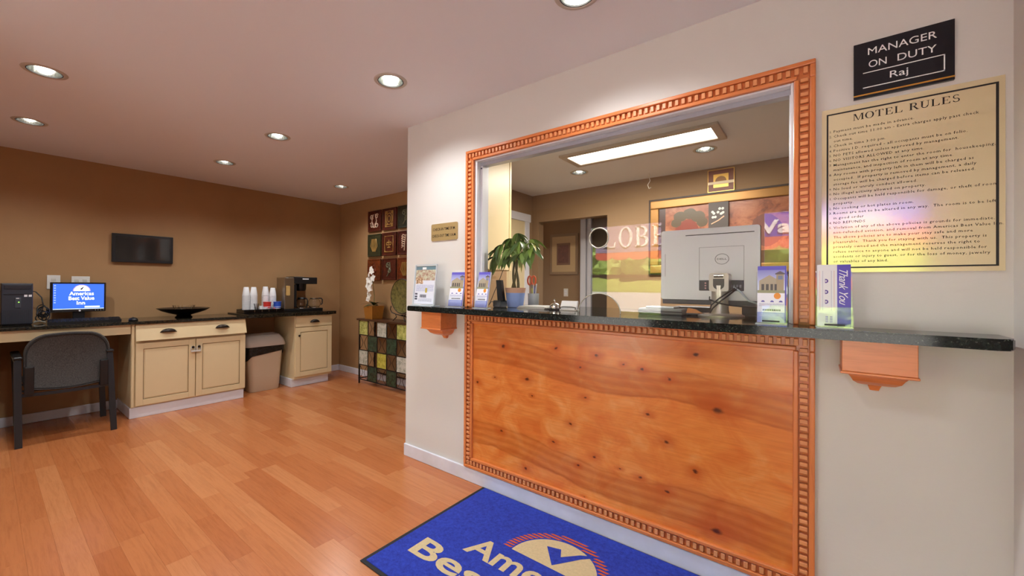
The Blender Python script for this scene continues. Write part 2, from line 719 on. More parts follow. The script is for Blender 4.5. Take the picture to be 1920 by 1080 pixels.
order = sorted(boxes, key=seen_size, reverse=True)
unit = MB().box(-0.5, 0.5, -0.5, 0.5, -0.5, 0.5).mesh('plank', PLANK)
rest = MB()
for i, (a, b, c, d) in enumerate(order):
    g = 0.0004
    if i < 300 and seen_size((a, b, c, d)) > 0:
        o = bpy.data.objects.new('plank', unit)
        COL.objects.link(o)
        o.parent = floor
        o.location = ((a + b) / 2, (c + d) / 2, -0.005)
        o.scale = (b - a - g, d - c - g, 0.010)
    else:
        rest.box(a + g / 2, b - g / 2, c + g / 2, d - g / 2, -0.010, 0.0)
rest = part(rest, 'far_planks', PLANK, floor)
rest['kind'] = 'stuff'
CARPET = flat('office carpet', (120, 100, 78), 0.9, var=0.1, vscale=60)
struct(MB().box(WL + 0.1, 1.5, D + 0.13, OY, -0.010, 0.002), 'floor_office', CARPET, 'brown office floor behind the counter')

# walls
struct(MB().box(TX - 0.1, TX, FY - 0.12, EY + 0.1, 0, H), 'wall_left', BROWN_WALL, 'tan brown wall behind the long desk')
struct(MB().box(TX, -3.03, EY, EY + 0.1, 0, H), 'wall_back', BROWN_WALL, 'tan brown wall behind the metal console')

OPX0, OPX1, OPZ0, OPZ1 = -1.722, -0.055, 1.086, 2.075
me = sheet_mesh([(WL, 0), (WR + 0.1, 0), (WR + 0.1, H), (WL, H)], [[(OPX0, OPZ0), (OPX1, OPZ0), (OPX1, OPZ1), (OPX0, OPZ1)]], 0.12, 'wall_right', WHITE_WALL)
me.transform(frame_mat((0, D + 0.06, 0), (1, 0, 0), (0, 0, 1)))
o = bpy.data.objects.new('wall_right', me)
COL.objects.link(o)
o['kind'] = 'structure'
o['label'] = 'off white wall holding the reception window and counter'
struct(MB().box(WR, WR + 0.1, 1.0, D, 0, H).box(WR, 1.5, 0.9, 1.0, 0, H), 'wall_corner', WHITE_WALL, 'off white return wall at the far right')
struct(MB().box(1.5, 1.62, FY - 0.12, 1.0, 0, H), 'wall_side', WHITE_WALL, 'off white side wall of the entrance')
# partition behind the counter wall, stepping out to the office side wall
TAN = flat('painted office wall tan', (150, 121, 88), 0.6, bump=0.15, bscale=60, spec=0.3)
struct(MB().box(WL, WL + 0.12, D + 0.12, 3.0, 0, H).box(OX - 0.12, WL + 0.12, 3.0, 3.1, 0, H).box(OX - 0.12, OX, 3.1, OY + 0.1, 0, H), 'wall_partition', TAN, 'tan side wall of the office')
OP = (-2.82, -1.893, 2.09)    # doorway in the office back wall
struct(MB().box(OX, OP[0], OY, OY + 0.12, 0, H).box(OP[0], OP[1], OY, OY + 0.12, OP[2], H).box(OP[1], 1.62, OY, OY + 0.12, 0, H), 'wall_office', TAN, 'tan office back wall with an open doorway')
struct(MB().box(1.5, 1.62, D, OY, 0, H).box(WR + 0.1, 1.5, D, D + 0.12, 0, H), 'wall_office_side', TAN, 'tan office wall on the hidden right side')
# small room beyond the doorway
DIM = flat('back room wall', (150, 118, 78), 0.7)
struct(MB().box(-3.6, -1.4, 5.4, 5.5, 0, H).box(-3.7, -3.6, OY + 0.1, 5.5, 0, H).box(-1.4, -1.3, OY + 0.12, 5.5, 0, H), 'wall_beyond', DIM, 'dim brown wall seen through the office doorway')

# baseboards
BBH = 0.088
struct(MB().box(TX, TX + 0.014, FY, 0.87, 0, 0.085, 0.004).box(TX, TX + 0.014, 2.885, EY, 0, 0.085, 0.004), 'baseboard_left', TRIM_WHITE, 'white baseboard along the left wall')
struct(MB().box(TX + 0.014, -3.04, EY - 0.014, EY, 0, 0.085, 0.004), 'baseboard_back', TRIM_WHITE, 'white baseboard below the brown back wall')
struct(MB().box(WL, WR, D - 0.016, D, 0, BBH, 0.004), 'baseboard_right', TRIM_SCUFF, 'white scuffed baseboard under the pine panel')
# door casing on the nook side of the partition, its edge just shows past the wall end
dr = thing('door_1', 'white door and casing on the nook side of the counter wall', 'door', (WL, 2.5, 0), kind='structure')
part(MB().box(WL - 0.022, WL, 2.03, 2.10, 0, 2.11, 0.004), 'casing_upright', TRIM_WHITE, dr)
part(MB().box(WL - 0.022, WL, 2.86, 2.93, 0, 2.11, 0.004), 'casing_upright', TRIM_WHITE, dr)
part(MB().box(WL - 0.022, WL, 2.10, 2.86, 2.04, 2.11, 0.004), 'casing_head', TRIM_WHITE, dr)
part(MB().box(WL - 0.012, WL, 2.10, 2.86, 0.01, 2.04), 'door_leaf', TRIM_WHITE, dr)

# office side door on the tan side wall
dr = thing('door_2', 'cream panelled door with white casing in the office side wall', 'door', (OX, 4.0, 0), kind='structure')
part(MB().box(OX, OX + 0.025, 4.35, 4.45, 0, 2.17, 0.004), 'casing_upright', TRIM_WHITE, dr)
part(MB().box(OX, OX + 0.025, 3.45, 3.55, 0, 2.17, 0.004), 'casing_upright', TRIM_WHITE, dr)
part(MB().box(OX, OX + 0.032, 3.43, 4.47, 2.08, 2.18, 0.006), 'casing_head', TRIM_WHITE, dr)
leaf = part(MB().box(OX, OX + 0.012, 3.55, 4.35, 0.01, 2.08), 'door_leaf', CREAM, dr)
for z0, z1 in ((0.2, 0.95), (1.1, 1.95)):
    for y0, y1 in ((3.63, 3.91), (3.99, 4.27)):
        part(MB().box(OX + 0.012, OX + 0.02, y0, y1, z0, z1, 0.006), 'door_panel', CREAM, leaf)

# doorway trim and door edge in the opening
dr = thing('trim_3', 'grey white upright frame inside the dim office doorway', 'door frame', (-2.4, 5.3, 0), kind='structure')
GREY_TRIM = flat('grey white trim', (206, 206, 212), 0.4)
part(MB().box(-2.55, -2.47, 5.20, 5.30, 0, 2.25, 0.005), 'upright', GREY_TRIM, dr)
part(MB().box(-2.46, -2.40, 5.22, 5.30, 0, 2.25, 0.005), 'upright', GREY_TRIM, dr)
part(MB().box(-2.40, -1.45, 5.26, 5.30, 0.01, 2.18), 'dark_leaf', flat('dark door leaf', (86, 72, 60), 0.5), dr)

# ------------------------------------------------------------------ reception window (trim_1 casing, window_1)
FXL, FXR, FT, FB = -1.784, -0.006, 2.135, 0.092
CW = 0.067
PITCHD = 0.0272
den_v = MB().box(-0.0125, 0.0125, -0.009, 0.009, -0.0075, 0.0075, 0.0015, 1).mesh('dentil', ORANGE_D)
den_h = MB().box(-0.0075, 0.0075, -0.009, 0.009, -0.0125, 0.0125, 0.0015, 1).mesh('dentil', ORANGE_D)


def dentil(me, x, z, parent):
    o = bpy.data.objects.new('dentil', me)
    COL.objects.link(o)
    o.parent = parent
    o.location = (x, D - 0.012, z)
    return o


def moulding_v(x_out, sgn, z0, z1, parent, name):
    """upright moulding: back board, outer bead, inner bead; sgn=+1 when the opening is to the right"""
    xs = sorted
    b = MB()
    a, c = xs((x_out, x_out + sgn * CW))
    b.box(a, c, D - 0.004, D, z0, z1)
    a, c = xs((x_out, x_out + sgn * 0.018))
    b.box(a, c, D - 0.024, D - 0.003, z0, z1, 0.004)
    a, c = xs((x_out + sgn * 0.050, x_out + sgn * CW))
    b.box(a, c, D - 0.022, D - 0.003, z0, z1, 0.004)
    return part(b, name, ORANGE_Z, parent)


def moulding_h(z_out, sgn, x0, x1, parent, name):
    b = MB()
    a, c = sorted((z_out, z_out + sgn * CW))
    b.box(x0, x1, D - 0.004, D, a, c)
    a, c = sorted((z_out, z_out + sgn * 0.018))
    b.box(x0, x1, D - 0.024, D - 0.003, a, c, 0.004)
    a, c = sorted((z_out + sgn * 0.050, z_out + sgn * CW))
    b.box(x0 + (CW - 0.01), x1 - (CW - 0.01), D - 0.022, D - 0.003, a, c, 0.004)
    lo_z, hi_z = sorted((z_out + sgn * 0.018, z_out + sgn * CW))
    b.box(x0, x0 + 0.018, D - 0.024, D - 0.003, lo_z, hi_z, 0.004)
    b.box(x1 - 0.018, x1, D - 0.024, D - 0.003, lo_z, hi_z, 0.004)
    return part(b, name, ORANGE, parent)


t1 = bpy.data.objects.new('trim_1', None)
COL.objects.link(t1)
t1['kind'] = 'structure'
t1['label'] = 'orange dentil casing around the reception window'
moulding_v(FXL, 1, CT, FT - CW, t1, 'casing_upright')
moulding_v(FXR, -1, CT, FT - CW, t1, 'casing_upright')
moulding_h(FT, -1, FXL, FXR, t1, 'casing_head')
z = CT + 0.016
while z < FT - 0.05:
    dentil(den_v, FXL + 0.034, z, t1)
    dentil(den_v, FXR - 0.034, z, t1)
    z += PITCHD
x = FXL + 0.034
while x < FXR - 0.03:
    dentil(den_h, x, FT - 0.034, t1)
    x += PITCHD

w1 = bpy.data.objects.new('window_1', None)
COL.objects.link(w1)
w1['kind'] = 'structure'
w1['label'] = 'reception window of clear glass with speaking hole and arched pass through'
x0, x1, z1 = FXL + CW - 0.004, FXR - CW + 0.006, FT - CW + 0.004
ALU = flat('white aluminium track', (228, 230, 236), 0.3)
ALU2 = flat('grey aluminium track', (176, 178, 188), 0.3, metal=0.2)
part(MB().box(x0, x0 + 0.020, D - 0.004, D + 0.115, CT, z1, 0.002), 'frame_upright', ALU, w1)
part(MB().box(x1 - 0.016, x1, D - 0.004, D + 0.115, CT, z1, 0.002), 'frame_upright', ALU, w1)
part(MB().box(x0 + 0.02, x1 - 0.016, D - 0.004, D + 0.115, z1 - 0.012, z1, 0.002), 'frame_head', ALU, w1)
part(MB().box(x0 + 0.02, x1 - 0.016, D + 0.035, D + 0.085, z1 - 0.034, z1 - 0.012, 0.002), 'glass_track', ALU2, w1)
part(MB().box(x0 + 0.02, x0 + 0.034, D + 0.035, D + 0.085, CT, z1 - 0.034, 0.002), 'glass_track', ALU, w1)
part(MB().box(x1 - 0.022, x1 - 0.016, D + 0.035, D + 0.085, CT, z1 - 0.034, 0.002), 'glass_track', ALU, w1)
part(MB().lathe([(0.005, 0), (0.005, 0.004)], (x0 + 0.027, D + 0.03, z1 - 0.05), 10, 'y'), 'screw', flat('screw blue grey', (70, 70, 110), 0.4), w1)
GYP = D + 0.06
gx0, gx1, gz0, gz1 = x0 + 0.03, x1 - 0.02, CT + 0.001, z1 - 0.02
SHX, SHZ, SHR = -0.903, 1.52, 0.053
ARX, ARW, ARZ = -0.901, 0.117, 1.226
arch = [(ARX + ARW * math.cos(a), CT + (ARZ - CT) * math.sin(a)) for a in [math.pi * i / 24 for i in range(25)]]
arch[0] = (ARX + ARW, gz0)
arch[-1] = (ARX - ARW, gz0)
outer = [(gx0, gz0)] + arch[::-1] + [(gx1, gz0), (gx1, gz1), (gx0, gz1)]
me = sheet_mesh(outer, [circle(SHX, SHZ, SHR, 40)], 0.0, 'glass_pane', GLASS)
me.transform(frame_mat((0, GYP, 0), (1, 0, 0), (0, 0, 1)))
o = bpy.data.objects.new('glass_pane', me)
COL.objects.link(o)
o.parent = w1
# polished edges of the two openings
part(MB().tube([(SHX + SHR * math.cos(a), GYP, SHZ + SHR * math.sin(a)) for a in [2 * math.pi * i / 40 for i in range(41)]], 0.0036, 8, cap=False), 'speaking_hole_rim', RIM, w1, 60)
part(MB().tube([(p[0], GYP, p[1]) for p in arch], 0.003, 8), 'pass_through_rim', RIM, w1, 60)

# ------------------------------------------------------------------ knotty pine front (trim_2)
t2 = bpy.data.objects.new('trim_2', None)
COL.objects.link(t2)
t2['kind'] = 'structure'
t2['label'] = 'knotty orange pine panel in a dentil frame below the counter'
PT = 1.088
moulding_v(FXL, 1, FB + CW, PT - CW, t2, 'frame_upright')
moulding_v(FXR, -1, FB + CW, PT - CW, t2, 'frame_upright')
moulding_h(PT, -1, FXL, FXR, t2, 'frame_head')
moulding_h(FB, 1, FXL, FXR, t2, 'frame_foot')
z = FB + 0.034
while z < PT - 0.06:
    dentil(den_v, FXL + 0.034, z, t2)
    dentil(den_v, FXR - 0.034, z, t2)
    z += PITCHD
x = FXL + 0.034
while x < FXR - 0.03:
    dentil(den_h, x, PT - 0.034, t2)
    dentil(den_h, x, FB + 0.034, t2)
    x += PITCHD


def m_knotty():
    k = NT('knotty pine sheet')
    g = k.n('NewGeometry')
    sp = k.n('SeparateXYZ', {0: g.outputs['Position']})
    X, Z = sp.outputs[0], sp.outputs[2]
    wob = k.noise(k.pos((1.6, 1, 3.5)), 1.5, 4, 0.55)
    wobc = k.math('MULTIPLY', k.math('SUBTRACT', wob, 0.5), 0.10)
    # gentle growth arcs: bands of darker heartwood that swing down to the right
    t = k.math('DIVIDE', k.math('ADD', X, 1.75), 1.68)

    def band(za, zb, w):
        zc = k.math('ADD', k.math('ADD', za, k.math('MULTIPLY', t, zb - za)), wobc)
        zc = k.math('ADD', zc, k.math('MULTIPLY', k.math('SINE', k.math('MULTIPLY', t, 9.0)), 0.02))
        d = k.math('DIVIDE', k.math('SUBTRACT', Z, zc), w)
        low = k.n('MapRange', {0: d, 1: -1.02, 2: -0.86, 3: 0.0, 4: 1.0}, interpolation_type='SMOOTHSTEP').outputs[0]
        top = k.n('MapRange', {0: d, 1: 0.55, 2: 1.1, 3: 1.0, 4: 0.0}, interpolation_type='SMOOTHSTEP').outputs[0]
        body = k.math('MULTIPLY', low, top)
        streak = k.math('ADD', 0.72, k.math('MULTIPLY', k.math('SINE', k.math('ADD', k.math('MULTIPLY', d, 13.0), k.math('MULTIPLY', wob, 22.0))), 0.2))
        edge = k.n('MapRange', {0: k.math('ABSOLUTE', k.math('ADD', d, 0.90)), 1: 0.0, 2: 0.14, 3: 0.35, 4: 0.0}, interpolation_type='SMOOTHSTEP').outputs[0]
        edge2 = k.n('MapRange', {0: k.math('ABSOLUTE', k.math('SUBTRACT', d, 0.72)), 1: 0.0, 2: 0.08, 3: 0.3, 4: 0.0}, interpolation_type='SMOOTHSTEP').outputs[0]
        return k.math('ADD', k.math('MULTIPLY', body, streak), k.math('ADD', edge, edge2))
    b = k.math('MAXIMUM', band(BANDS[0][0], BANDS[0][1], 0.085), band(BANDS[1][0], BANDS[1][1], 0.085))
    fine = k.noise(k.pos((3, 1, 60)), 2.0, 5, 0.6, 0.4)
    soft = k.noise(k.pos((2.4, 1, 3.2)), 2.6, 4, 0.55, 0.8)
    base = k.ramp(soft, [(0.3, lin((220, 116, 46))), (0.52, lin((232, 140, 64))), (0.75, lin((240, 164, 94)))])
    col = k.mix(k.math('MULTIPLY', b, 0.62), base, lin((172, 80, 24)))
    col = k.mix(k.ramp(fine, [(0.35, (0.22, 0.22, 0.22, 1)), (0.6, (0, 0, 0, 1))]), col, lin((176, 84, 30)))
    halo = knot = None
    wv = k.n('TexNoise', {'Scale': 1.0, 'Detail': 3.0, 'Vector': k.pos((22, 1, 40))})
    ws_ = k.n('SeparateColor', {0: wv.outputs['Color']})
    X = k.math('ADD', X, k.math('MULTIPLY', k.math('SUBTRACT', ws_.outputs[0], 0.5), 0.030))
    Z = k.math('ADD', Z, k.math('MULTIPLY', k.math('SUBTRACT', ws_.outputs[1], 0.5), 0.022))
    for kx, kz, r in KNOTS:
        dx = k.math('MULTIPLY', k.math('SUBTRACT', X, kx), 0.75)
        dz = k.math('MULTIPLY', k.math('SUBTRACT', Z, kz), 1.15)
        d = k.math('SQRT', k.math('ADD', k.math('MULTIPLY', dx, dx), k.math('MULTIPLY', dz, dz)))
        d = k.math('ADD', d, k.math('MULTIPLY', k.math('SUBTRACT', fine, 0.5), 0.006))
        q = k.math('DIVIDE', d, r)
        knot = q if knot is None else k.math('MINIMUM', knot, q)
    hal = k.n('MapRange', {0: knot, 1: 0.8, 2: 6.5, 3: 0.6, 4: 0.0}, interpolation_type='SMOOTHSTEP').outputs[0]
    ker = k.n('MapRange', {0: knot, 1: 0.35, 2: 1.4, 3: 0.9, 4: 0.0}, interpolation_type='SMOOTHSTEP').outputs[0]
    col = k.mix(hal, col, lin((190, 80, 22)))
    col = k.mix(ker, col, lin((70, 28, 10)))
    k.p(Base_Color=col, Roughness=0.24)
    k.bump(fine, 0.03, 0.0005)
    return k.m


BANDS = [(0.868, 0.780), (0.337, 0.262)]
KNOTS = [(-1.478, 0.896, 0.0088), (-1.119, 0.921, 0.0066), (-0.881, 0.907, 0.0077), (-0.743, 0.881, 0.0055), (-0.653, 0.868, 0.0055), (-0.974, 0.834, 0.0055), (-0.53, 0.837, 0.0066), (-0.419, 0.963, 0.0099), (-1.307, 0.723, 0.0099), (-1.682, 0.648, 0.0088), (-1.543, 0.7, 0.0044), (-1.273, 0.633, 0.0044), (-0.945, 0.68, 0.0066), (-1.03, 0.523, 0.0066), (-0.624, 0.659, 0.0066), (-0.54, 0.548, 0.0088), (-0.33, 0.733, 0.0165), (-0.42, 0.448, 0.0088), (-1.492, 0.38, 0.0077), (-1.131, 0.402, 0.0066), (-0.891, 0.385, 0.0077), (-0.982, 0.316, 0.0055), (-0.66, 0.35, 0.0066), (-0.757, 0.364, 0.0044), (-0.537, 0.322, 0.0077), (-1.312, 0.205, 0.0088), (-0.335, 0.215, 0.0154), (-0.949, 0.157, 0.0055)]
part(MB().box(FXL + 0.06, FXR - 0.06, D - 0.007, D, FB + 0.06, PT - 0.06), 'knotty_panel', m_knotty(), t2)

# ------------------------------------------------------------------ street side: wall, window, door and what lies outside
# the left wall return, jambs and glazing are seen in the reception glass as reflections
SX0, SX1, SZ0, SZ1 = -2.56, 0.80, 0.05, 2.14
struct(MB().box(TX - 0.1, SX0, FY - 0.12, FY, 0, H).box(SX1, 1.62, FY - 0.12, FY, 0, H).box(-1.50, -0.52, FY - 0.12, FY, 0, SZ1).box(SX0, SX1, FY - 0.12, FY, SZ1, H).box(SX0, -1.50, FY - 0.12, FY, 0, SZ0).box(-0.52, SX1, FY - 0.12, FY, 0, SZ0), 'wall_front', WHITE_WALL, 'off white street wall behind the camera')
w2 = bpy.data.objects.new('window_2', None)
COL.objects.link(w2)
w2['kind'] = 'structure'
w2['label'] = 'wide street window and glass door behind the camera'
for a, b in ((SX0, SX0 + 0.05), (-1.55, -1.50), (-0.52, -0.46), (SX1 - 0.05, SX1)):
    part(MB().box(a, b, FY - 0.10, FY - 0.02, SZ0, SZ1, 0.004), 'mullion', TRIM_WHITE, w2)
for a, b in ((SX0 + 0.05, -1.55), (-0.46, SX1 - 0.05)):
    part(MB().box(a, b, FY - 0.10, FY - 0.02, SZ1 - 0.05, SZ1, 0.004), 'head_rail', TRIM_WHITE, w2)
    part(MB().box(a, b, FY - 0.10, FY - 0.02, SZ0, SZ0 + 0.06, 0.004), 'sill_rail', TRIM_WHITE, w2)
part(MB().box(SX0 + 0.05, -1.55, FY - 0.08, FY - 0.04, 1.385, 1.42, 0.003), 'transom', flat('brown transom', (120, 92, 76), 0.5), w2)
for a, b in ((SX0 + 0.05, -1.55), (-0.46, SX1 - 0.05)):
    part(MB().poly([(a, FY - 0.06, SZ0 + 0.06), (b, FY - 0.06, SZ0 + 0.06), (b, FY - 0.06, SZ1 - 0.05), (a, FY - 0.06, SZ1 - 0.05)]), 'glass_pane', GLASS_OUT, w2)

PAVE = flat('pale concrete', (206, 198, 188), 0.8, var=0.08, vscale=1.5)
GRASS = flat('sunlit grass bank', (150, 158, 76), 0.9, var=0.25, vscale=2)
g = MB()
g.loops([[(-40, y, z), (40, y, z)] for y, z in ((FY - 0.12, -0.06), (-4, -0.06), (-24, 0.85))], False, False, False)
struct(g, 'ground', PAVE, 'pale concrete forecourt outside the street window')
g = MB()
random.seed(3)
rows_ = []
for j, (y, z) in enumerate(((-24, 0.85), (-27, 1.1), (-31, 2.2), (-36, 3.6), (-44, 5.0))):
    rows_.append([(x, y + random.uniform(-0.6, 0.6) * (j > 0), z + random.uniform(-0.3, 0.3) * (j > 0)) for x in range(-44, 45, 4)])
g.loops(rows_, False, False, False)
o = struct(g, 'ground_bank', GRASS, 'grassy bank beyond the forecourt', smooth=60)
LEAFY = flat('sunlit tree leaves', (150, 172, 84), 0.8, var=0.4, vscale=1.2)
BARK = flat('tree bark', (90, 70, 50), 0.9)
for i, (tx, ty, tr) in enumerate(((-20, -29, 2.2), (-15.2, -31, 2.2), (-10.4, -29.5, 2.2), (-5.6, -31, 2.2), (-0.8, -29.5, 2.2), (4.0, -31, 2.2))):
    tz = 1.8
    t = thing('leafy_tree', ['farthest left', 'second', 'third', 'fourth', 'fifth', 'farthest right'][i] + ' leafy tree on the bank outside, seen only reflected in the glass', 'tree', (tx, ty, tz), 'trees on the bank outside')
    cr = MB()
    for q in range(9):
        a = q * 2.4
        rad = tr * 0.55
        cr.sphere((tx + rad * math.cos(a) * (q > 0), ty + rad * math.sin(a) * (q > 0), tz + 1.4 + (q % 4) * tr * 0.38), tr * 0.55, 3)
    for v in cr.bm.verts:
        v.co += Vector((random.uniform(-1, 1), random.uniform(-1, 1), random.uniform(-1, 1))) * 0.14
    part(cr, 'crown', LEAFY, t)
    part(MB().tube([(tx, ty, tz - 1.2), (tx, ty, tz + 2.5)], [0.28, 0.16], 8), 'trunk', BARK, t)

# awning with its lettering, again only seen as a reflection
PURPLE = flat('faded purple canvas', (150, 128, 150), 0.8)
SIGN_BLUE = flat('blue sign face', (58, 66, 176), 0.4)
RED_CANVAS = flat('red orange canvas', (214, 96, 70), 0.8)
LETTER_W = flat('white sign letters', (236, 232, 226), 0.5)
AY = -2.6


def scallop(x0, x1, ztop, zbot, n):
    pts = [(x1, ztop), (x0, ztop)]
    w = (x1 - x0) / n
    for i in range(n):
        for q in range(7):
            a = math.pi * q / 6
            pts.append((x0 + w * (i + 0.5) - w / 2 * math.cos(a), zbot + 0.05 - 0.05 * math.sin(a)))
    return pts


aw = thing('awning', 'purple and red awning with white LOBBY letters outside the window', 'awning', (-2.2, AY, 1.7))
part(MB().prism([(-3.0, 1.83), (-1.25, 1.83), (-1.25, 2.36), (-3.0, 2.36)], 'y', AY - 0.01, AY + 0.01), 'valance', PURPLE, aw)
part(MB().prism(scallop(-3.0, -1.25, 1.83, 1.70, 6), 'y', AY - 0.008, AY + 0.008), 'scalloped_hem', RED_CANVAS, aw)
for i, ch in enumerate('LOBBY'):
    lb = MB()
    put_serif(lb, ch, frame_mat((0, AY, 0), (1, 0, 0), (0, 0, 1)), -2.86 + 0.272 * i, 1.915, 0.325, 0.262, -0.03, 0.03)
    part(lb, 'letter', LETTER_W, aw)
for x in (-2.95, -1.30):
    part(MB().tube([(x, AY, 2.33), (x, FY - 0.12, 2.40)], 0.012, 8), 'arm', TRIM_WHITE, aw)
aw = thing('awning', 'blue and red awning with white Value letters outside the door', 'awning', (0.1, AY, 1.7))
part(MB().prism([(-1.0, 1.95), (1.4, 1.95), (1.4, 2.30), (-1.0, 2.30)], 'y', AY - 0.01, AY + 0.01), 'valance', SIGN_BLUE, aw)
part(MB().prism(scallop(-1.0, 1.4, 1.95, 1.78, 8), 'y', AY - 0.008, AY + 0.008), 'scalloped_hem', RED_CANVAS, aw)
for wd, xx, ww in (('Value', -0.62, 0.72), ('Inn', 0.28, 0.36)):
    lb = MB()
    put_text(lb, wd, frame_mat((0, AY, 0), (1, 0, 0), (0, 0, 1)), xx, 2.0, 0.17, ww, bold=0.03, ext=0.03)
    part(lb, 'word', LETTER_W, aw)
for x in (-0.95, 1.35):
    part(MB().tube([(x, AY, 2.27), (x, FY - 0.12, 2.40)], 0.012, 8), 'arm', TRIM_WHITE, aw)

# ================================================================== LAMPS
REFL = flat('lamp reflector', (210, 214, 210), 0.18, metal=1.0)
RING = flat('lamp trim ring', (196, 190, 180), 0.4)
BULB = m_emit('lit bulb', (255, 250, 240), 14.0)
DARK_RING = flat('dark lamp baffle', (24, 24, 24), 0.5)


def downlight(x, y, label, energy):
    t = thing('recessed_downlight', label, 'ceiling lamp', (x, y, H), 'recessed ceiling downlights')
    part(MB().lathe([(R_CAN - 0.006, -0.001), (R_CAN - 0.004, -0.004), (R_CAN + 0.012, -0.004), (R_CAN + 0.016, 0.0)], (x, y, H), 32, cap0=False, cap1=False), 'trim_ring', RING, t, 60)
    part(MB().lathe([(R_CAN - 0.004, -0.003), (R_CAN - 0.009, -0.003), (R_CAN - 0.009, 0.004), (R_CAN - 0.004, 0.004)], (x, y, H), 32, cap0=False, cap1=False), 'dark_baffle', DARK_RING, t, 60)
    part(MB().lathe([(R_CAN - 0.006, 0.0), (R_CAN - 0.012, 0.04), (R_CAN - 0.028, 0.085), (0.03, 0.11)], (x, y, H), 32, cap0=False), 'reflector', REFL, t, 60)
    part(MB().lathe([(0.0, 0.012), (0.022, 0.018), (0.036, 0.035), (0.036, 0.055), (0.02, 0.085), (0.015, 0.105)], (x, y, H), 20, cap0=False), 'bulb', BULB, t, 60)
    ld = bpy.data.lights.new('downlight', 'SPOT')
    ld.energy = energy
    ld.color = (0.93, 0.97, 1.0)
    ld.spot_size = math.radians(146)
    ld.spot_blend = 0.8
    ld.shadow_soft_size = 0.04
    lo = bpy.data.objects.new('lamp_light', ld)
    COL.objects.link(lo)
    lo.parent = t
    lo.location = (0, 0, -0.012)


for (x, y), lab in zip(LIGHT_SPOTS, (
        'lit recessed downlight nearest the top left of the picture',
        'lit recessed downlight at the far left above the desk',
        'lit recessed downlight beside the reception window wall',
        'lit recessed downlight in the middle of the lobby ceiling',
        'lit recessed downlight above the black bowl on the desk',
        'lit recessed downlight in the corner above the console',
        'lit recessed downlight cut by the top edge above the window',
        'lit recessed downlight overhead near the street door',
        'lit recessed downlight overhead behind the camera')):
    downlight(x, y, lab, DOWNLIGHT_W)
downlight(*OFFICE_SPOTS[0], 'small office downlight left of the long lamp, behind glass', DOWNLIGHT_W * 0.5)
downlight(*OFFICE_SPOTS[1], 'small office downlight right below the long lamp, behind glass', DOWNLIGHT_W * 0.5)

t = thing('fluorescent_troffer', 'long bright rectangular fluorescent lamp on the office ceiling', 'ceiling lamp', (-1.18, 3.46, H))
fr = MB()
for bx in ((-1.82, -0.55, 3.27, 3.325), (-1.82, -0.55, 3.60, 3.655), (-1.82, -1.765, 3.325, 3.60), (-0.605, -0.55, 3.325, 3.60)):
    fr.box(bx[0], bx[1], bx[2], bx[3], H - 0.02, H, 0.003)
part(fr, 'frame', flat('troffer frame', (190, 176, 160), 0.5), t)
part(MB().box(-1.765, -0.605, 3.325, 3.60, H - 0.012, H - 0.002), 'diffuser', m_emit('lit diffuser', (255, 246, 228), 4.0), t)
ld = bpy.data.lights.new('troffer', 'AREA')
ld.shape = 'RECTANGLE'
ld.size, ld.size_y = 1.1, 0.25
ld.energy = TROFFER_W
ld.color = (1.0, 0.94, 0.84)
lo = bpy.data.objects.new('lamp_light', ld)
COL.objects.link(lo)
lo.parent = t
lo.location = (0, 0, -0.03)

# ================================================================== COUNTER AND WHAT IS ON THE COUNTER WALL
o = MB()
pts = [(-2.175, 1.828), (-2.165, 1.82), (0.405, 1.82), (0.43, 1.835), (0.44, 1.86), (0.44, D), (-2.175, D)]
o.prism(pts, 'z', CT - 0.034, CT)
o.prism([(-1.70, D - 0.01), (-0.07, D - 0.01), (-0.07, 2.62), (-1.70, 2.62)], 'z', CT - 0.034, CT - 0.0004)
bmesh.ops.bevel(o.bm, geom=[e for e in o.bm.edges if abs(e.verts[0].co.z - e.verts[1].co.z) < 1e-5 and max(v.co.y for v in e.verts) < 1.9], offset=0.004, segments=2, affect='EDGES')
solo(o, 'granite_counter', GRANITE, 'polished black green granite counter ledge running along the reception window', 'counter')


def corbel(cx, label):
    t = thing('counter_corbel', label, 'bracket', (cx, D, 0.915), 'wooden counter brackets')
    hw, y0 = 0.091, 1.85
    part(MB().box(cx - hw, cx + hw, y0, D, 0.982, CT - 0.034, 0.002), 'block', ORANGE, t)
    part(MB().box(cx - hw - 0.004, cx + hw + 0.004, y0 - 0.004, D, 0.974, 0.982, 0.002), 'lip', ORANGE, t)
    rings = []
    for f, z in ((1.0, 0.974), (0.80, 0.968), (0.74, 0.960), (0.66, 0.945), (0.52, 0.934), (0.36, 0.928), (0.20, 0.924), (0.16, 0.915), (0.13, 0.905), (0.06, 0.902)):
        w, dpt = hw * f, (D - y0) * f
        rings.append([(cx - w, D - dpt, z), (cx + w, D - dpt, z), (cx + w, D, z), (cx - w, D, z)])
    part(MB().loops(rings), 'carved_drop', ORANGE, t)


corbel(-1.965, 'orange wooden bracket under the left end of the granite ledge')
corbel(0.156, 'orange wooden bracket under the right end of the granite ledge')

WALLF = frame_mat((0, D, 0), (1, 0, 0), (0, 0, 1))     # x right, y up on the counter wall, z towards the room


def wall_plane(dy):
    return frame_mat((0, D - dy, 0), (1, 0, 0), (0, 0, 1))


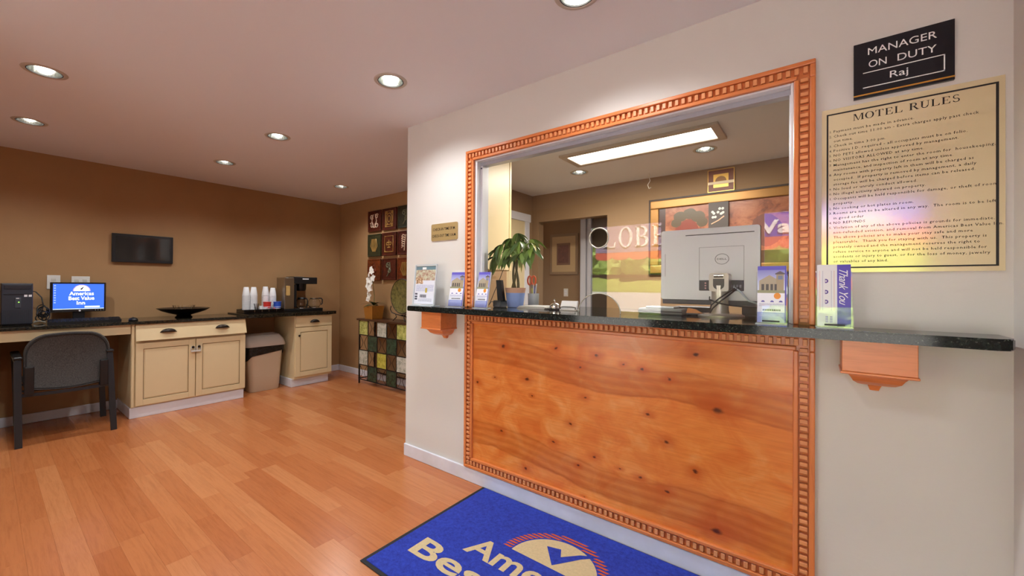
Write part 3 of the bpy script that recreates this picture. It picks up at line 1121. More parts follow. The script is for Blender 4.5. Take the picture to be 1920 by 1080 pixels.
# manager sign
t = thing('manager_sign', 'black MANAGER ON DUTY sign with white letters above the rules plaque', 'sign', (0.224, D, 1.947))
SIGN_BLACK = flat('glossy black sign', (22, 24, 32), 0.12)
LET = flat('engraved white letters', (235, 235, 235), 0.5)
part(MB().box(0.101, 0.347, D - 0.012, D, 1.947, 2.146, 0.001), 'panel', SIGN_BLACK, t)
part(MB().box(0.101, 0.347, D - 0.0135, D - 0.011, 1.9555, 1.9605), 'gold_stripe', flat('gold stripe', (206, 150, 62), 0.3, metal=0.5), t)
for wd, xx, zz, ww in (('MANAGER', 0.139, 2.098, 0.168), ('ON', 0.141, 2.052, 0.046), ('DUTY', 0.214, 2.052, 0.092)):
    m = MB()
    put_text(m, wd, wall_plane(0.0125), xx, zz, 0.0245, ww, bold=0.0, res=4)
    part(m, 'word', LET, t)
ln = MB()
for a, b, c, d in ((0.126, 0.325, 2.034, 2.037), (0.126, 0.325, 1.981, 1.984), (0.322, 0.325, 1.981, 2.037)):
    ln.box(a, b, D - 0.0135, D - 0.011, c, d)
part(ln, 'outline', LET, t)
part(MB().box(0.126, 0.322, D - 0.0132, D - 0.0121, 1.984, 2.034), 'name_slide', SIGN_BLACK, t)
m = MB()
put_text(m, 'Raj', wall_plane(0.0138), 0.195, 1.999, 0.023, 0.045, bold=0.0, res=4)
part(m, 'name_lettering', LET, t)

# motel rules plaque
t = thing('rules_plaque', 'large brass MOTEL RULES plaque with black border on the right wall', 'sign', (0.233, D, 1.325))
k = NT('polished brass plate')
k.p(Base_Color=lin((236, 220, 180)), Metallic=0.3, Roughness=0.12)
k.b.inputs['Specular IOR Level'].default_value = 0.9
BRASS = k.m
part(MB().box(0.012, 0.453, D - 0.004, D, 1.322, 1.932), 'plate', BRASS, t)
b = MB()
INK = flat('black ink', (22, 16, 14), 0.5)
for x0_, x1_, z0_, z1_ in ((0.026, 0.440, 1.909, 1.914), (0.026, 0.440, 1.337, 1.342), (0.026, 0.031, 1.342, 1.909), (0.434, 0.440, 1.342, 1.909)):
    b.box(x0_, x1_, D - 0.0052, D - 0.0035, z0_, z1_)
part(b, 'border', INK, t)
m = MB()
put_serif(m, 'MOTEL RULES', wall_plane(0.0052), 0.100, 1.874, 0.0235, 0.262)
part(m, 'heading', INK, t)
RULES = [('1.', 'Payment must be made in advance.', 0.153), ('2.', 'Check out time 11:00 am - Extra charges apply past check', 0.341), ('', 'out time.', 0), ('3.', 'Check in time 3:00 pm.', 0),
         ('4.', 'Positive I.D. required - all occupants must be on folio.', 0), ('5.', 'NO PETS allowed unless approved by management.', 0), ('6.', 'NO VISITORS ALLOWED at any time.', 0),
         ('7.', 'Management has the right to enter the room for  housekeeping,', 0), ('', 'maintenance, and inspection of room at any time.', 0),
         ('8.', 'Any rooms with property left in them will be charged as', 0), ('', 'occupied.  If property is removed by management, a daily', 0), ('', 'storage fee will be charged before items can be released.', 0),
         ('9.', 'No loud or unruly conduct allowed.', 0), ('10.', 'No illegal activity allowed on property.', 0), ('11.', 'Occupants will be held responsible for damage, or theft of room', 0), ('', 'property.', 0),
         ('12.', 'No cooking or hot plates in room.', 0), ('13.', 'Rooms are not to be altered in any way.  The room is to be left', 0), ('', 'in good order', 0), ('14.', 'NO REFUNDS', 0),
         ('15.', 'Violation of any of the above policies is grounds for immediate,', 0), ('', 'non-refunded eviction, and removal from Americas Best Value Inn.', 0), ('', 'The above policies are to make your stay safe and more', 0),
         ('', 'pleasurable.  Thank you for staying with us.  This property is', 0), ('', 'privately owned and the management reserves the right to', 0), ('', 'refuse service to anyone and will not be held responsible for', 0),
         ('', 'accidents or injury to guest, or for the loss of money, jewelry', 0), ('', 'or valuables of any kind.', 0)]
m = MB()
for i, (num, txt, w) in enumerate(RULES):
    zz = 1.8425 - i * (1.8425 - 1.3585) / 27
    if num:
        put_text(m, num, wall_plane(0.0048), 0.0415, zz, 0.0085, None, 'r', 0.0, 1)
    put_text(m, txt, wall_plane(0.0048), 0.046, zz, 0.0092, None, 'l', 0.004, 1, spacing=1.12)
part(m, 'rules_lettering', INK, t)

# check-in plaque
t = thing('times_plaque', 'small tan check-in and check-out times plaque left of the window', 'sign', (-1.994, D, 1.572))
part(MB().prism(rrect(-2.12, -1.868, 1.572, 1.690, 0.012), 'y', D - 0.006, D), 'plate', flat('tan plaque', (186, 160, 108), 0.35, metal=0.3), t)
for wd, zz, ww in (('CHECK-IN TIME 3P.M.', 1.642, 0.215), ('CHECK-OUT TIME 11A.M.', 1.597, 0.228)):
    m = MB()
    put_text(m, wd, wall_plane(0.0066), -1.994, zz, 0.019, ww, 'c', 0.004)
    part(m, 'text_line', INK, t)

# ------------------------------------------------------------------ floor mat
t = thing('logo_mat', 'blue entrance mat with cream and orange hotel logo before the counter', 'floor mat', (-0.9, 1.54, 0))
k = NT('blue mat pile')
v = k.coord()
f = k.noise(v, 60, 4, 0.7)
k.p(Base_Color=k.ramp(f, [(0.3, lin((26, 44, 142))), (0.7, lin((44, 70, 190)))]), Roughness=0.95)
k.bump(k.noise(v, 500, 2), 0.6, 0.003)
MATBLUE = k.m
part(MB().box(-1.622, -0.18, 1.098, 1.982, 0.0005, 0.006, 0.002), 'rubber_border', flat('black rubber', (26, 26, 28), 0.7), t)
part(MB().box(-1.600, -0.20, 1.116, 1.974, 0.004, 0.0095, 0.002), 'pile', MATBLUE, t)
CREAMP = flat('cream mat pile', (206, 188, 144), 0.95, var=0.08, vscale=80, bump=0.5, bscale=500)
ORP = flat('orange mat pile', (206, 88, 40), 0.95, bump=0.5, bscale=500)
MATF = frame_mat((0, 0, 0.0101), (1, 0, 0), (0, 1, 0))
for wd, xx, yy, cp, ww in (('Americas', -1.31, 1.452, 0.128, 0.80), ('Best', -1.505, 1.282, 0.125, 0.52), ('Value', -0.93, 1.282, 0.125, 0.64), ('Inn', -1.02, 1.135, 0.115, 0.24)):
    m = MB()
    put_text(m, wd, MATF, xx, yy, cp, ww, bold=0.022, res=4)
    part(m, 'word', CREAMP, t)
dcx, dcy = -0.925, 1.600
dome = MB()
dome.poly([(dcx + 0.205 * math.cos(math.pi * i / 40), dcy + 0.205 * math.sin(math.pi * i / 40), 0.0101) for i in range(41)])
part(dome, 'sun_dome', CREAMP, t)
R0, R1 = 0.214, 0.254
for i in range(13):
    y = 0.006 + i * 0.0195
    xo, xi = math.sqrt(max(0, R1 * R1 - (y + 0.005) ** 2)), math.sqrt(max(0, R0 * R0 - (y + 0.005) ** 2))
    spans = [(-xo, -xi), (xi, xo)] if xi > 0.01 else [(-xo, xo)]
    for xa, xb in spans:
        sl = 0.006
        part(MB().poly([(dcx + xa - sl, dcy + y, 0.0101), (dcx + xb - sl, dcy + y, 0.0101), (dcx + xb + sl, dcy + y + 0.0105, 0.0101), (dcx + xa + sl, dcy + y + 0.0105, 0.0101)]), 'orange_ray', ORP, t)
ck = MB()
ck.poly([(dcx - 0.085, dcy + 0.125, 0.0108), (dcx - 0.02, dcy + 0.145, 0.0108), (dcx + 0.005, dcy + 0.095, 0.0108), (dcx + 0.0, dcy + 0.02, 0.0108)])
ck.poly([(dcx + 0.0, dcy + 0.02, 0.0108), (dcx + 0.005, dcy + 0.095, 0.0108), (dcx + 0.07, dcy + 0.165, 0.0108), (dcx + 0.17, dcy + 0.225, 0.0108), (dcx + 0.085, dcy + 0.14, 0.0108)])
part(ck, 'check_mark', MATBLUE, t)


# ------------------------------------------------------------------ leaflet holders on the ledge
def m_print(name, fn):
    """flat print made of stacked colour blocks: fn(k, u, v) returns a colour socket; u, v run 0..1 over the leaflet"""
    k = NT(name)
    tc = k.n('TexCoord')
    sp = k.n('SeparateXYZ', {0: tc.outputs['UV']})
    k.p(Base_Color=fn(k, sp.outputs[0], sp.outputs[1]), Roughness=0.3)
    MATS[name] = k.m
    return k.m


def inside(k, u, v, u0, u1, v0, v1):
    a = k.math('MULTIPLY', k.math('GREATER_THAN', u, u0), k.math('LESS_THAN', u, u1))
    b = k.math('MULTIPLY', k.math('GREATER_THAN', v, v0), k.math('LESS_THAN', v, v1))
    return k.math('MULTIPLY', a, b)


def lines(k, u, v, freq, thr=0.55):
    w = k.math('GREATER_THAN', k.math('FRACT', k.math('MULTIPLY', v, freq)), thr)
    n = k.noise(k.n('CombineXYZ', {'X': k.math('MULTIPLY', u, 30), 'Y': k.math('FLOOR', k.math('MULTIPLY', v, freq)), 'Z': 0.0}).outputs[0], 2.0, 1)
    return k.math('MULTIPLY', w, k.math('GREATER_THAN', n, 0.45))


def leaflet_fn(k, u, v):
    col = k.mix(0.0, lin((232, 232, 240)), lin((232, 232, 240)))
    sky = k.ramp(v, [(0.60, lin((206, 214, 236))), (1.0, lin((112, 110, 196)))])
    col = k.mix(k.math('GREATER_THAN', v, 0.52), col, sky)
    col = k.mix(inside(k, u, v, 0, 1, 0.93, 1.0), col, lin((98, 90, 190)))
    # gabled building with tower
    roof = k.math('LESS_THAN', v, k.math('SUBTRACT', 0.84, k.math('MULTIPLY', k.math('ABSOLUTE', k.math('SUBTRACT', u, 0.42)), 0.28)))
    bld = k.math('MULTIPLY', inside(k, u, v, 0.06, 0.80, 0.56, 0.9), roof)
    col = k.mix(bld, col, lin((172, 160, 138)))
    col = k.mix(inside(k, u, v, 0.66, 0.92, 0.56, 0.86), col, lin((168, 152, 124)))
    tower_roof = k.math('LESS_THAN', v, k.math('SUBTRACT', 0.91, k.math('MULTIPLY', k.math('ABSOLUTE', k.math('SUBTRACT', u, 0.79)), 0.25)))
    col = k.mix(k.math('MULTIPLY', inside(k, u, v, 0.62, 0.97, 0.85, 0.93), tower_roof), col, lin((96, 88, 92)))
    for a, b in ((0.14, 0.24), (0.30, 0.40), (0.46, 0.55), (0.60, 0.68)):
        col = k.mix(inside(k, u, v, a, b, 0.57, 0.68), col, lin((84, 82, 80)))
    col = k.mix(inside(k, u, v, 0.72, 0.88, 0.76, 0.83), col, lin((120, 130, 160)))
    col = k.mix(inside(k, u, v, 0.0, 1.0, 0.52, 0.57), col, lin((150, 152, 120)))
    # orange burst
    du = k.math('MULTIPLY', k.math('SUBTRACT', u, 0.70), 0.46)
    dv = k.math('SUBTRACT', v, 0.47)
    dd = k.math('SQRT', k.math('ADD', k.math('MULTIPLY', du, du), k.math('MULTIPLY', dv, dv)))
    col = k.mix(k.math('LESS_THAN', dd, 0.055), col, lin((228, 146, 50)))
    for cu_ in (0.2, 0.52, 0.82):
        du = k.math('MULTIPLY', k.math('SUBTRACT', u, cu_), 0.46)
        dv = k.math('SUBTRACT', v, 0.36)
        dd = k.math('SQRT', k.math('ADD', k.math('MULTIPLY', du, du), k.math('MULTIPLY', dv, dv)))
        col = k.mix(k.math('MULTIPLY', k.math('LESS_THAN', dd, 0.03), k.math('GREATER_THAN', dv, 0.0)), col, lin((92, 88, 170)))
    col = k.mix(k.math('MULTIPLY', inside(k, u, v, 0.06, 0.94, 0.28, 0.34), lines(k, u, v, 60)), col, lin((150, 150, 190)))
    col = k.mix(k.math('MULTIPLY', inside(k, u, v, 0.18, 0.82, 0.205, 0.235), k.math('GREATER_THAN', k.math('FRACT', k.math('MULTIPLY', u, 16)), 0.25)), col, lin((30, 30, 40)))
    col = k.mix(k.math('LESS_THAN', v, 0.18), col, lin((150, 160, 216)))
    col = k.mix(k.math('MULTIPLY', inside(k, u, v, 0.08, 0.92, 0.10, 0.15), lines(k, u, v, 60)), col, lin((196, 204, 236)))
    col = k.mix(k.math('GREATER_THAN', u, 0.955), col, lin((84, 78, 180)))
    return col


def flyer_fn(k, u, v):
    col = k.mix(0.0, lin((226, 230, 242)), lin((226, 230, 242)))
    n = k.noise(k.n('CombineXYZ', {'X': k.math('MULTIPLY', u, 6), 'Y': k.math('MULTIPLY', v, 9), 'Z': 0.0}).outputs[0], 1.2, 4, 0.7)
    photo = k.ramp(n, [(0.3, lin((120, 92, 84))), (0.45, lin((180, 150, 130))), (0.55, lin((196, 196, 170))), (0.7, lin((222, 224, 200)))])
    col = k.mix(k.math('GREATER_THAN', v, 0.62), col, photo)
    col = k.mix(k.math('GREATER_THAN', v, 0.90), col, lin((112, 140, 150)))
    col = k.mix(inside(k, u, v, 0.32, 0.52, 0.91, 0.97), col, lin((236, 240, 240)))
    n2 = k.noise(k.n('CombineXYZ', {'X': k.math('MULTIPLY', u, 14), 'Y': k.math('MULTIPLY', v, 18), 'Z': 4.0}).outputs[0], 1.0, 3, 0.7)
    col = k.mix(inside(k, u, v, 0.03, 0.40, 0.53, 0.70), col, k.ramp(n2, [(0.35, lin((62, 46, 36))), (0.5, lin((190, 150, 110))), (0.65, lin((232, 226, 214)))]))
    col = k.mix(k.math('MULTIPLY', inside(k, u, v, 0.06, 0.95, 0.34, 0.50), lines(k, u, v, 34)), col, lin((150, 160, 200)))
    col = k.mix(inside(k, u, v, 0.54, 0.64, 0.30, 0.42), col, lin((188, 170, 70)))
    col = k.mix(k.math('MULTIPLY', inside(k, u, v, 0.28, 0.62, 0.17, 0.25), k.math('GREATER_THAN', k.math('FRACT', k.math('MULTIPLY', u, 17)), 0.3)), col, lin((56, 58, 72)))
    for v0 in (0.24, 0.17, 0.11):
        col = k.mix(inside(k, u, v, 0.03, 0.16, v0, v0 + 0.045), col, lin((70, 76, 92)))
    col = k.mix(k.math('MULTIPLY', inside(k, u, v, 0.22, 0.9, 0.07, 0.14), lines(k, u, v, 36)), col, lin((150, 156, 176)))
    return col


def thank_fn(k, u, v):
    col = k.mix(0.0, lin((226, 226, 230)), lin((226, 226, 230)))
    col = k.mix(k.math('GREATER_THAN', u, 0.60), col, lin((84, 66, 184)))
    for v0 in (0.735, 0.555, 0.395):
        du = k.math('SUBTRACT', u, 0.26)
        dv = k.math('MULTIPLY', k.math('SUBTRACT', v, v0), 2.3)
        dd = k.math('SQRT', k.math('ADD', k.math('MULTIPLY', du, du), k.math('MULTIPLY', dv, dv)))
        ring = k.math('MULTIPLY', k.math('LESS_THAN', dd, 0.08), k.math('GREATER_THAN', du, -0.02))
        col = k.mix(ring, col, lin((92, 70, 150)))
        col = k.mix(k.math('MULTIPLY', k.math('LESS_THAN', dd, 0.035), k.math('GREATER_THAN', du, -0.005)), col, lin((226, 226, 230)))
    for u0, c in ((0.07, (226, 170, 160)), (0.16, (170, 170, 196)), (0.42, (170, 170, 196)), (0.50, (214, 168, 160))):
        dots = k.math('GREATER_THAN', k.math('FRACT', k.math('MULTIPLY', v, 60)), 0.4)
        col = k.mix(k.math('MULTIPLY', inside(k, u, v, u0, u0 + 0.022, 0.25, 0.9), dots), col, lin(c))
    sq = k.math('GREATER_THAN', k.math('FRACT', k.math('MULTIPLY', v, 44)), 0.45)
    col = k.mix(k.math('MULTIPLY', k.math('MAXIMUM', inside(k, u, v, 0.25, 0.33, 0.06, 0.17), inside(k, u, v, 0.38, 0.46, 0.06, 0.17)), sq), col, lin((110, 92, 190)))
    return col


LEAFLET = m_print('hotel leaflet print', leaflet_fn)
FLYER = m_print('flyer print', flyer_fn)
THANKS = m_print('thank you card print', thank_fn)


def uv_quad(p00, p10, p11, p01, thick, name, mat, parent):
    """printed sheet: front face with uv 0..1, a little thickness behind"""
    a, b, c, d = [Vector(p) for p in (p00, p10, p11, p01)]
    n = (b - a).cross(d - a).normalized()
    bm = bmesh.new()
    f = [bm.verts.new(p) for p in (a, b, c, d)]
    g = [bm.verts.new(p - n * thick) for p in (a, b, c, d)]
    ff = bm.faces.new(f)
    bm.faces.new(g[::-1])
    for i in range(4):
        j = (i + 1) % 4
        bm.faces.new((f[i], g[i], g[j], f[j]))
    uv = bm.loops.layers.uv.new('UVMap')
    for face in bm.faces:
        for l in face.loops:
            l[uv].uv = (0.5, 0.45)
    for l, q in zip(ff.loops, ((0, 0), (1, 0), (1, 1), (0, 1))):
        l[uv].uv = q
    me = bpy.data.meshes.new(name)
    bm.to_mesh(me)
    bm.free()
    me.materials.append(mat)
    o = bpy.data.objects.new(name, me)
    COL.objects.link(o)
    o.parent = parent
    r = parent
    while r.parent is not None:
        r = r.parent
    if parent.parent is None and r.name not in LOCAL:
        o.matrix_parent_inverse = Matrix.Translation(-Vector(r.location))
    return o


def leaflet_holder(cx, cy, rz, w, h, lean, label, print_mat, black_slot=True):
    """own frame: x right, -y towards the viewer; acrylic pocket with leaning leaflet"""
    t = thing('leaflet_holder', label, 'leaflet holder', (cx, cy, CT), 'leaflet holders on the granite ledge', rz)
    hw = w / 2
    part(MB().box(-hw - 0.004, hw + 0.004, -0.03, 0.035, 0.0, 0.003), 'base', ACRYL_EDGE, t)
    part(MB().hexa([(-hw - 0.004, 0.0, 0.003), (hw + 0.004, 0.0, 0.003), (hw + 0.004, 0.003, 0.003), (-hw - 0.004, 0.003, 0.003),
                    (-hw - 0.004, lean, h * 0.9), (hw + 0.004, lean, h * 0.9), (hw + 0.004, lean + 0.003, h * 0.9), (-hw - 0.004, lean + 0.003, h * 0.9)]), 'back_plate', ACRYL, t)
    part(MB().hexa([(-hw - 0.004, -0.03, 0.003), (hw + 0.004, -0.03, 0.003), (hw + 0.004, -0.028, 0.003), (-hw - 0.004, -0.028, 0.003),
                    (-hw - 0.004, -0.024, 0.075), (hw + 0.004, -0.024, 0.075), (hw + 0.004, -0.022, 0.075), (-hw - 0.004, -0.022, 0.075)]), 'front_pocket', ACRYL, t)
    if black_slot:
        part(MB().box(-hw * 0.6, hw * 0.6, -0.0325, -0.0302, 0.010, 0.016, 0.001), 'slot', BLACK, t)
    uv_quad((-hw, -0.008, 0.006), (hw, -0.008, 0.006), (hw, -0.008 + lean, h), (-hw, -0.008 + lean, h), 0.012, 'leaflets', print_mat, t)
    return t


leaflet_holder(-1.835, 1.945, 0.22, 0.105, 0.228, 0.050, 'acrylic leaflet holder with blue hotel leaflets just left of the casing', LEAFLET, False)
leaflet_holder(-1.625, 1.955, 0.05, 0.090, 0.226, 0.045, 'acrylic leaflet holder with blue hotel leaflets just right of the casing', LEAFLET, False)
leaflet_holder(-0.139, 1.935, 0.0, 0.092, 0.226, 0.018, 'acrylic leaflet holder with blue hotel leaflets beside the monitor stand', LEAFLET)
th = leaflet_holder(0.045, 1.905, 0.06, 0.092, 0.225, 0.012, 'acrylic holder with purple Thank You card below the brass plaque', THANKS)
m = MB()
TP = Matrix.Translation((0, -0.0086, 0)) @ frame_mat((0, 0, 0), (0, 0.0548, -1), (1, 0, 0))
TP = Matrix(((0, 1, 0, 0.012), (0.0533, 0, 0, -0.0086 + 0.0119), (-1, 0, 0, 0.222), (0, 0, 0, 1)))
me = text_mesh('Thank You', 0.0, 0.9, 3, 0.5)
s_ = 0.034
for v in me.vertices:
    u_, w_ = v.co.x * s_ * 0.93, v.co.y * s_
    zz = 0.215 - u_
    v.co = Vector((0.0145 + w_, -0.0090 + 0.012 * (zz - 0.006) / 0.219, zz))
m.bm.from_mesh(me)
bpy.data.meshes.remove(me)
part(m, 'script_lettering', flat('white print', (240, 238, 246), 0.5), th)

# standing acrylic sign at the far left of the ledge
t = thing('acrylic_sign', 'upright white framed acrylic flyer stand at the left end of the ledge', 'sign holder', (-2.09, 1.90, CT), None, 0.0)
uv_quad((-0.098, -0.004, 0.012), (0.098, -0.004, 0.012), (0.098, 0.022, 0.272), (-0.098, 0.022, 0.272), 0.002, 'flyer', FLYER, t)
fr = MB()
for q in (((-0.105, -0.005, 0.005), (-0.105, 0.0225, 0.28)), ((0.105, -0.005, 0.005), (0.105, 0.0225, 0.28)), ((-0.105, 0.0225, 0.28), (0.105, 0.0225, 0.28)), ((-0.105, -0.005, 0.005), (0.105, -0.005, 0.005))):
    fr.bar(q, 0.012, 0.007, (0, 1, 0.1) if q[0][0] == q[1][0] else (0, 1, 0.1))
part(fr, 'clear_rim', ACRYL_EDGE, t)
part(MB().box(-0.105, 0.105, -0.03, 0.05, 0, 0.004), 'foot', ACRYL_EDGE, t)

# ================================================================== BEHIND THE GLASS
# wall cabinet
t = thing('wall_cabinet', 'tall cream wall cabinet hanging left inside the office', 'cabinet', (-2.17, 2.52, 1.39))
part(MB().box(WL + 0.12, -2.10, 2.13, 2.905, 1.39, 2.40), 'body', CREAM, t)
part(MB().box(-2.10, -2.08, 2.13, 2.875, 1.395, 2.395, 0.003), 'door', CREAM, t)
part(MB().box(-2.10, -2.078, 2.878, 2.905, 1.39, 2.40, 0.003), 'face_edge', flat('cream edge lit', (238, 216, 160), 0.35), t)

# money tree in blue pot
px_, py_ = -1.545, 2.21
t = thing('money_tree', 'potted money tree with braided trunk in a blue pot', 'plant', (px_, py_, CT))
TERRA = flat('terracotta rim', (198, 152, 128), 0.7, var=0.05, vscale=30)
POTBLUE = flat('matt blue pot', (122, 150, 214), 0.55, var=0.05, vscale=20)
part(MB().lathe([(0.048, 0.0), (0.052, 0.002), (0.062, 0.085), (0.064, 0.095), (0.058, 0.095), (0.05, 0.07)], (px_, py_, CT), 32), 'pot', POTBLUE, t, 50)
part(MB().lathe([(0.0635, 0.095), (0.069, 0.128), (0.064, 0.128), (0.058, 0.112), (0.0, 0.112)], (px_, py_, CT), 32, cap0=False), 'pot_rim', TERRA, t, 50)
part(MB().lathe([(0.0, 0.117), (0.058, 0.114)], (px_, py_, CT), 20, cap1=False), 'soil', flat('soil', (150, 120, 96), 0.9, var=0.2, vscale=80), t)
TRUNK = flat('braided trunk', (96, 92, 60), 0.8, var=0.25, vscale=60)
for q in range(3):
    path = []
    for i in range(15):
        f = i / 14
        a = f * 2.6 + q * 2.094
        rr = 0.022 * (1 - f * 0.6)
        path.append((px_ + rr * math.cos(a), py_ + rr * math.sin(a), CT + 0.115 + f * 0.20))
    part(MB().tube(path, [0.010 - 0.004 * i / 14 for i in range(15)], 8), 'trunk', TRUNK, t, 60)


def leaf_mesh(name, L, W, droop, mat, fold=0.25, n=8):
    bm = MB()
    mid, lft, rgt = [], [], []
    for i in range(n + 1):
        f = i / n
        w = W * (math.sin(math.pi * min(1, f * 0.97 + 0.03)) ** 0.8) * (1.12 - 0.35 * f)
        x = L * f
        z = -droop * L * f * f
        mid.append((x, 0, z))
        lft.append((x, w / 2, z + fold * w * 0.5))
        rgt.append((x, -w / 2, z + fold * w * 0.5))
    bm.loops([lft, mid, rgt], False, False, False)
    bm.bm.normal_update()
    me = bpy.data.meshes.new(name)
    bm.bm.to_mesh(me)
    bm.bm.free()
    me.materials.append(mat)
    me.shade_smooth()
    return me


def m_leaf(name, a, b):
    k = NT(name)
    oi = k.n('ObjectInfo')
    k.p(Base_Color=k.ramp(oi.outputs['Random'], [(0.0, lin(a)), (1.0, lin(b))]), Roughness=0.38)
    k.b.inputs['Subsurface Weight'].default_value = 0.0
    MATS[name] = k.m
    return k.m


LEAF_G = m_leaf('green leaflet', (52, 92, 46), (118, 150, 62))
LEAF_Y = flat('yellow leaflet', (200, 196, 110), 0.45)
lm = [leaf_mesh('leaf', 0.105, 0.036, d, LEAF_G) for d in (0.25, 0.5, 0.8)]
ly = leaf_mesh('leaf', 0.11, 0.032, 0.5, LEAF_Y)
rr = random.Random(11)
clusters = [(-0.20, -0.02, 0.325, 200), (-0.10, -0.06, 0.40, 215), (-0.12, 0.05, 0.42, 150), (0.0, -0.07, 0.37, 270), (0.02, 0.0, 0.47, 80), (0.08, -0.05, 0.41, 320), (0.17, -0.02, 0.40, 350), (0.12, 0.06, 0.43, 20), (0.0, 0.08, 0.43, 95), (-0.05, 0.0, 0.44, 170), (0.07, -0.08, 0.33, 300), (-0.03, -0.085, 0.32, 245), (0.20, -0.06, 0.36, 335), (0.14, -0.09, 0.34, 310), (-0.15, -0.05, 0.37, 225)]
for ci, (cx, cy, cz, ang) in enumerate(clusters):
    base = Vector((px_ + cx * 0.75, py_ + cy * 0.75, CT + cz + 0.015))
    part(MB().tube([(px_, py_, CT + 0.30), tuple(Vector((px_, py_, CT + 0.34)).lerp(base, 0.5) + Vector((0, 0, 0.02))), tuple(base)], 0.0022, 5), 'petiole', flat('petiole green', (110, 130, 60), 0.6), t)
    for li in range(6):
        a = math.radians(ang) + (li - 2.5) * 0.50
        tilt = rr.uniform(0.15, 0.75)
        me_ = ly if (ci == 6 and li in (2,)) or (ci == 10 and li == 4) else lm[rr.randrange(3)]
        o = bpy.data.objects.new('leaf', me_)
        COL.objects.link(o)
        o.parent = t
        s = rr.uniform(0.8, 1.15)
        Mx = Matrix.Translation(base - Vector((px_, py_, CT))) @ Matrix.Rotation(a, 4, 'Z') @ Matrix.Rotation(tilt, 4, 'Y') @ Matrix.Rotation(rr.uniform(-0.4, 0.4), 4, 'X') @ Matrix.Scale(s, 4)
        o.matrix_basis = Mx

# cordless handset on its cradle
t = thing('cordless_phone', 'black cordless phone standing in its charger beside the blue pot', 'phone', (-1.63, 2.16, CT))
part(MB().box(-1.665, -1.60, 2.12, 2.20, CT, CT + 0.045, 0.008), 'charger', BLACK, t)
part(MB().hexa([(-1.645, 2.15, CT + 0.03), (-1.60, 2.15, CT + 0.03), (-1.60, 2.178, CT + 0.03), (-1.645, 2.178, CT + 0.03), (-1.668, 2.16, CT + 0.178), (-1.628, 2.16, CT + 0.178), (-1.628, 2.185, CT + 0.178), (-1.668, 2.185, CT + 0.178)]), 'handset', BLACK, t)
part(MB().tube([(-1.665, 2.15, CT + 0.03), (-1.69, 2.14, CT + 0.035), (-1.72, 2.15, CT + 0.01), (-1.70, 2.16, CT + 0.06), (-1.66, 2.2, CT + 0.2), (-1.645, 2.24, CT + 0.3)], 0.0025, 6), 'cord', BLACK, t)

# pen cup with scissors
t = thing('pen_cup', 'clear cup of pens with orange handled scissors behind the plant', 'pen cup', (-1.50, 2.36, CT))
part(MB().lathe([(0.034, 0), (0.036, 0.002), (0.038, 0.09), (0.035, 0.09), (0.033, 0.006)], (-1.50, 2.36, CT), 24), 'cup', flat('grey cup', (176, 184, 190), 0.25), t, 50)
OR_PL = flat('orange handle plastic', (222, 92, 40), 0.4)
for s in (-1, 1):
    part(MB().tube([(-1.515 + s * 0.016 + 0.016 * math.cos(a), 2.36, CT + 0.178 + 0.030 * math.sin(a)) for a in [2 * math.pi * i / 16 for i in range(17)]], 0.006, 6, cap=False), 'scissor_handle', OR_PL, t, 60)
part(MB().hexa([(-1.52, 2.358, CT + 0.04), (-1.508, 2.358, CT + 0.04), (-1.508, 2.362, CT + 0.04), (-1.52, 2.362, CT + 0.04), (-1.528, 2.358, CT + 0.15), (-1.50, 2.358, CT + 0.15), (-1.50, 2.362, CT + 0.15), (-1.528, 2.362, CT + 0.15)]), 'scissor_blade', STEEL, t)
for dx, c, hgt in ((0.012, (90, 104, 170), 0.14), (0.022, (196, 200, 210), 0.155), (-0.004, (206, 206, 96), 0.125), (0.004, (230, 230, 230), 0.15)):
    part(MB().tube([(-1.50 + dx * 0.5, 2.355, CT + 0.01), (-1.50 + dx * 1.4, 2.35, CT + hgt)], 0.004, 8), 'pen', flat('pen %d%d%d' % c, c, 0.4), t)

# papers and magazines
GREYP = flat('grey paper', (186, 186, 182), 0.6)
solo(MB().box(-1.47, -1.27, 2.12, 2.32, CT, CT + 0.006).box(-1.465, -1.262, 2.125, 2.315, CT + 0.006, CT + 0.011).box(-1.46, -1.28, 2.13, 2.31, CT + 0.011, CT + 0.015), 'paper_stack', GREYP, 'low stack of papers lying beside the blue pot', 'papers')
solo(MB().box(-1.30, -1.24, 2.36, 2.46, CT, CT + 0.025, 0.006), 'tape_dispenser', BLACK, 'small black desk gadget behind the service bell', 'gadget')

# bell
t = thing('service_bell', 'chrome desk bell with ornate top behind the glass', 'bell', (-1.22, 2.16, CT))
part(MB().lathe([(0.036, 0), (0.036, 0.008), (0.030, 0.010)], (-1.22, 2.16, CT), 28), 'base', BLACK, t, 40)
part(MB().lathe([(0.034, 0.010), (0.034, 0.014), (0.030, 0.026), (0.020, 0.036), (0.008, 0.041), (0.0, 0.042)], (-1.22, 2.16, CT), 28), 'dome', CHROME, t, 60)
part(MB().tube([(-1.22, 2.16, CT + 0.041), (-1.22, 2.16, CT + 0.050), (-1.228, 2.16, CT + 0.056), (-1.222, 2.16, CT + 0.064)], 0.003, 8), 'plunger', CHROME, t, 60)

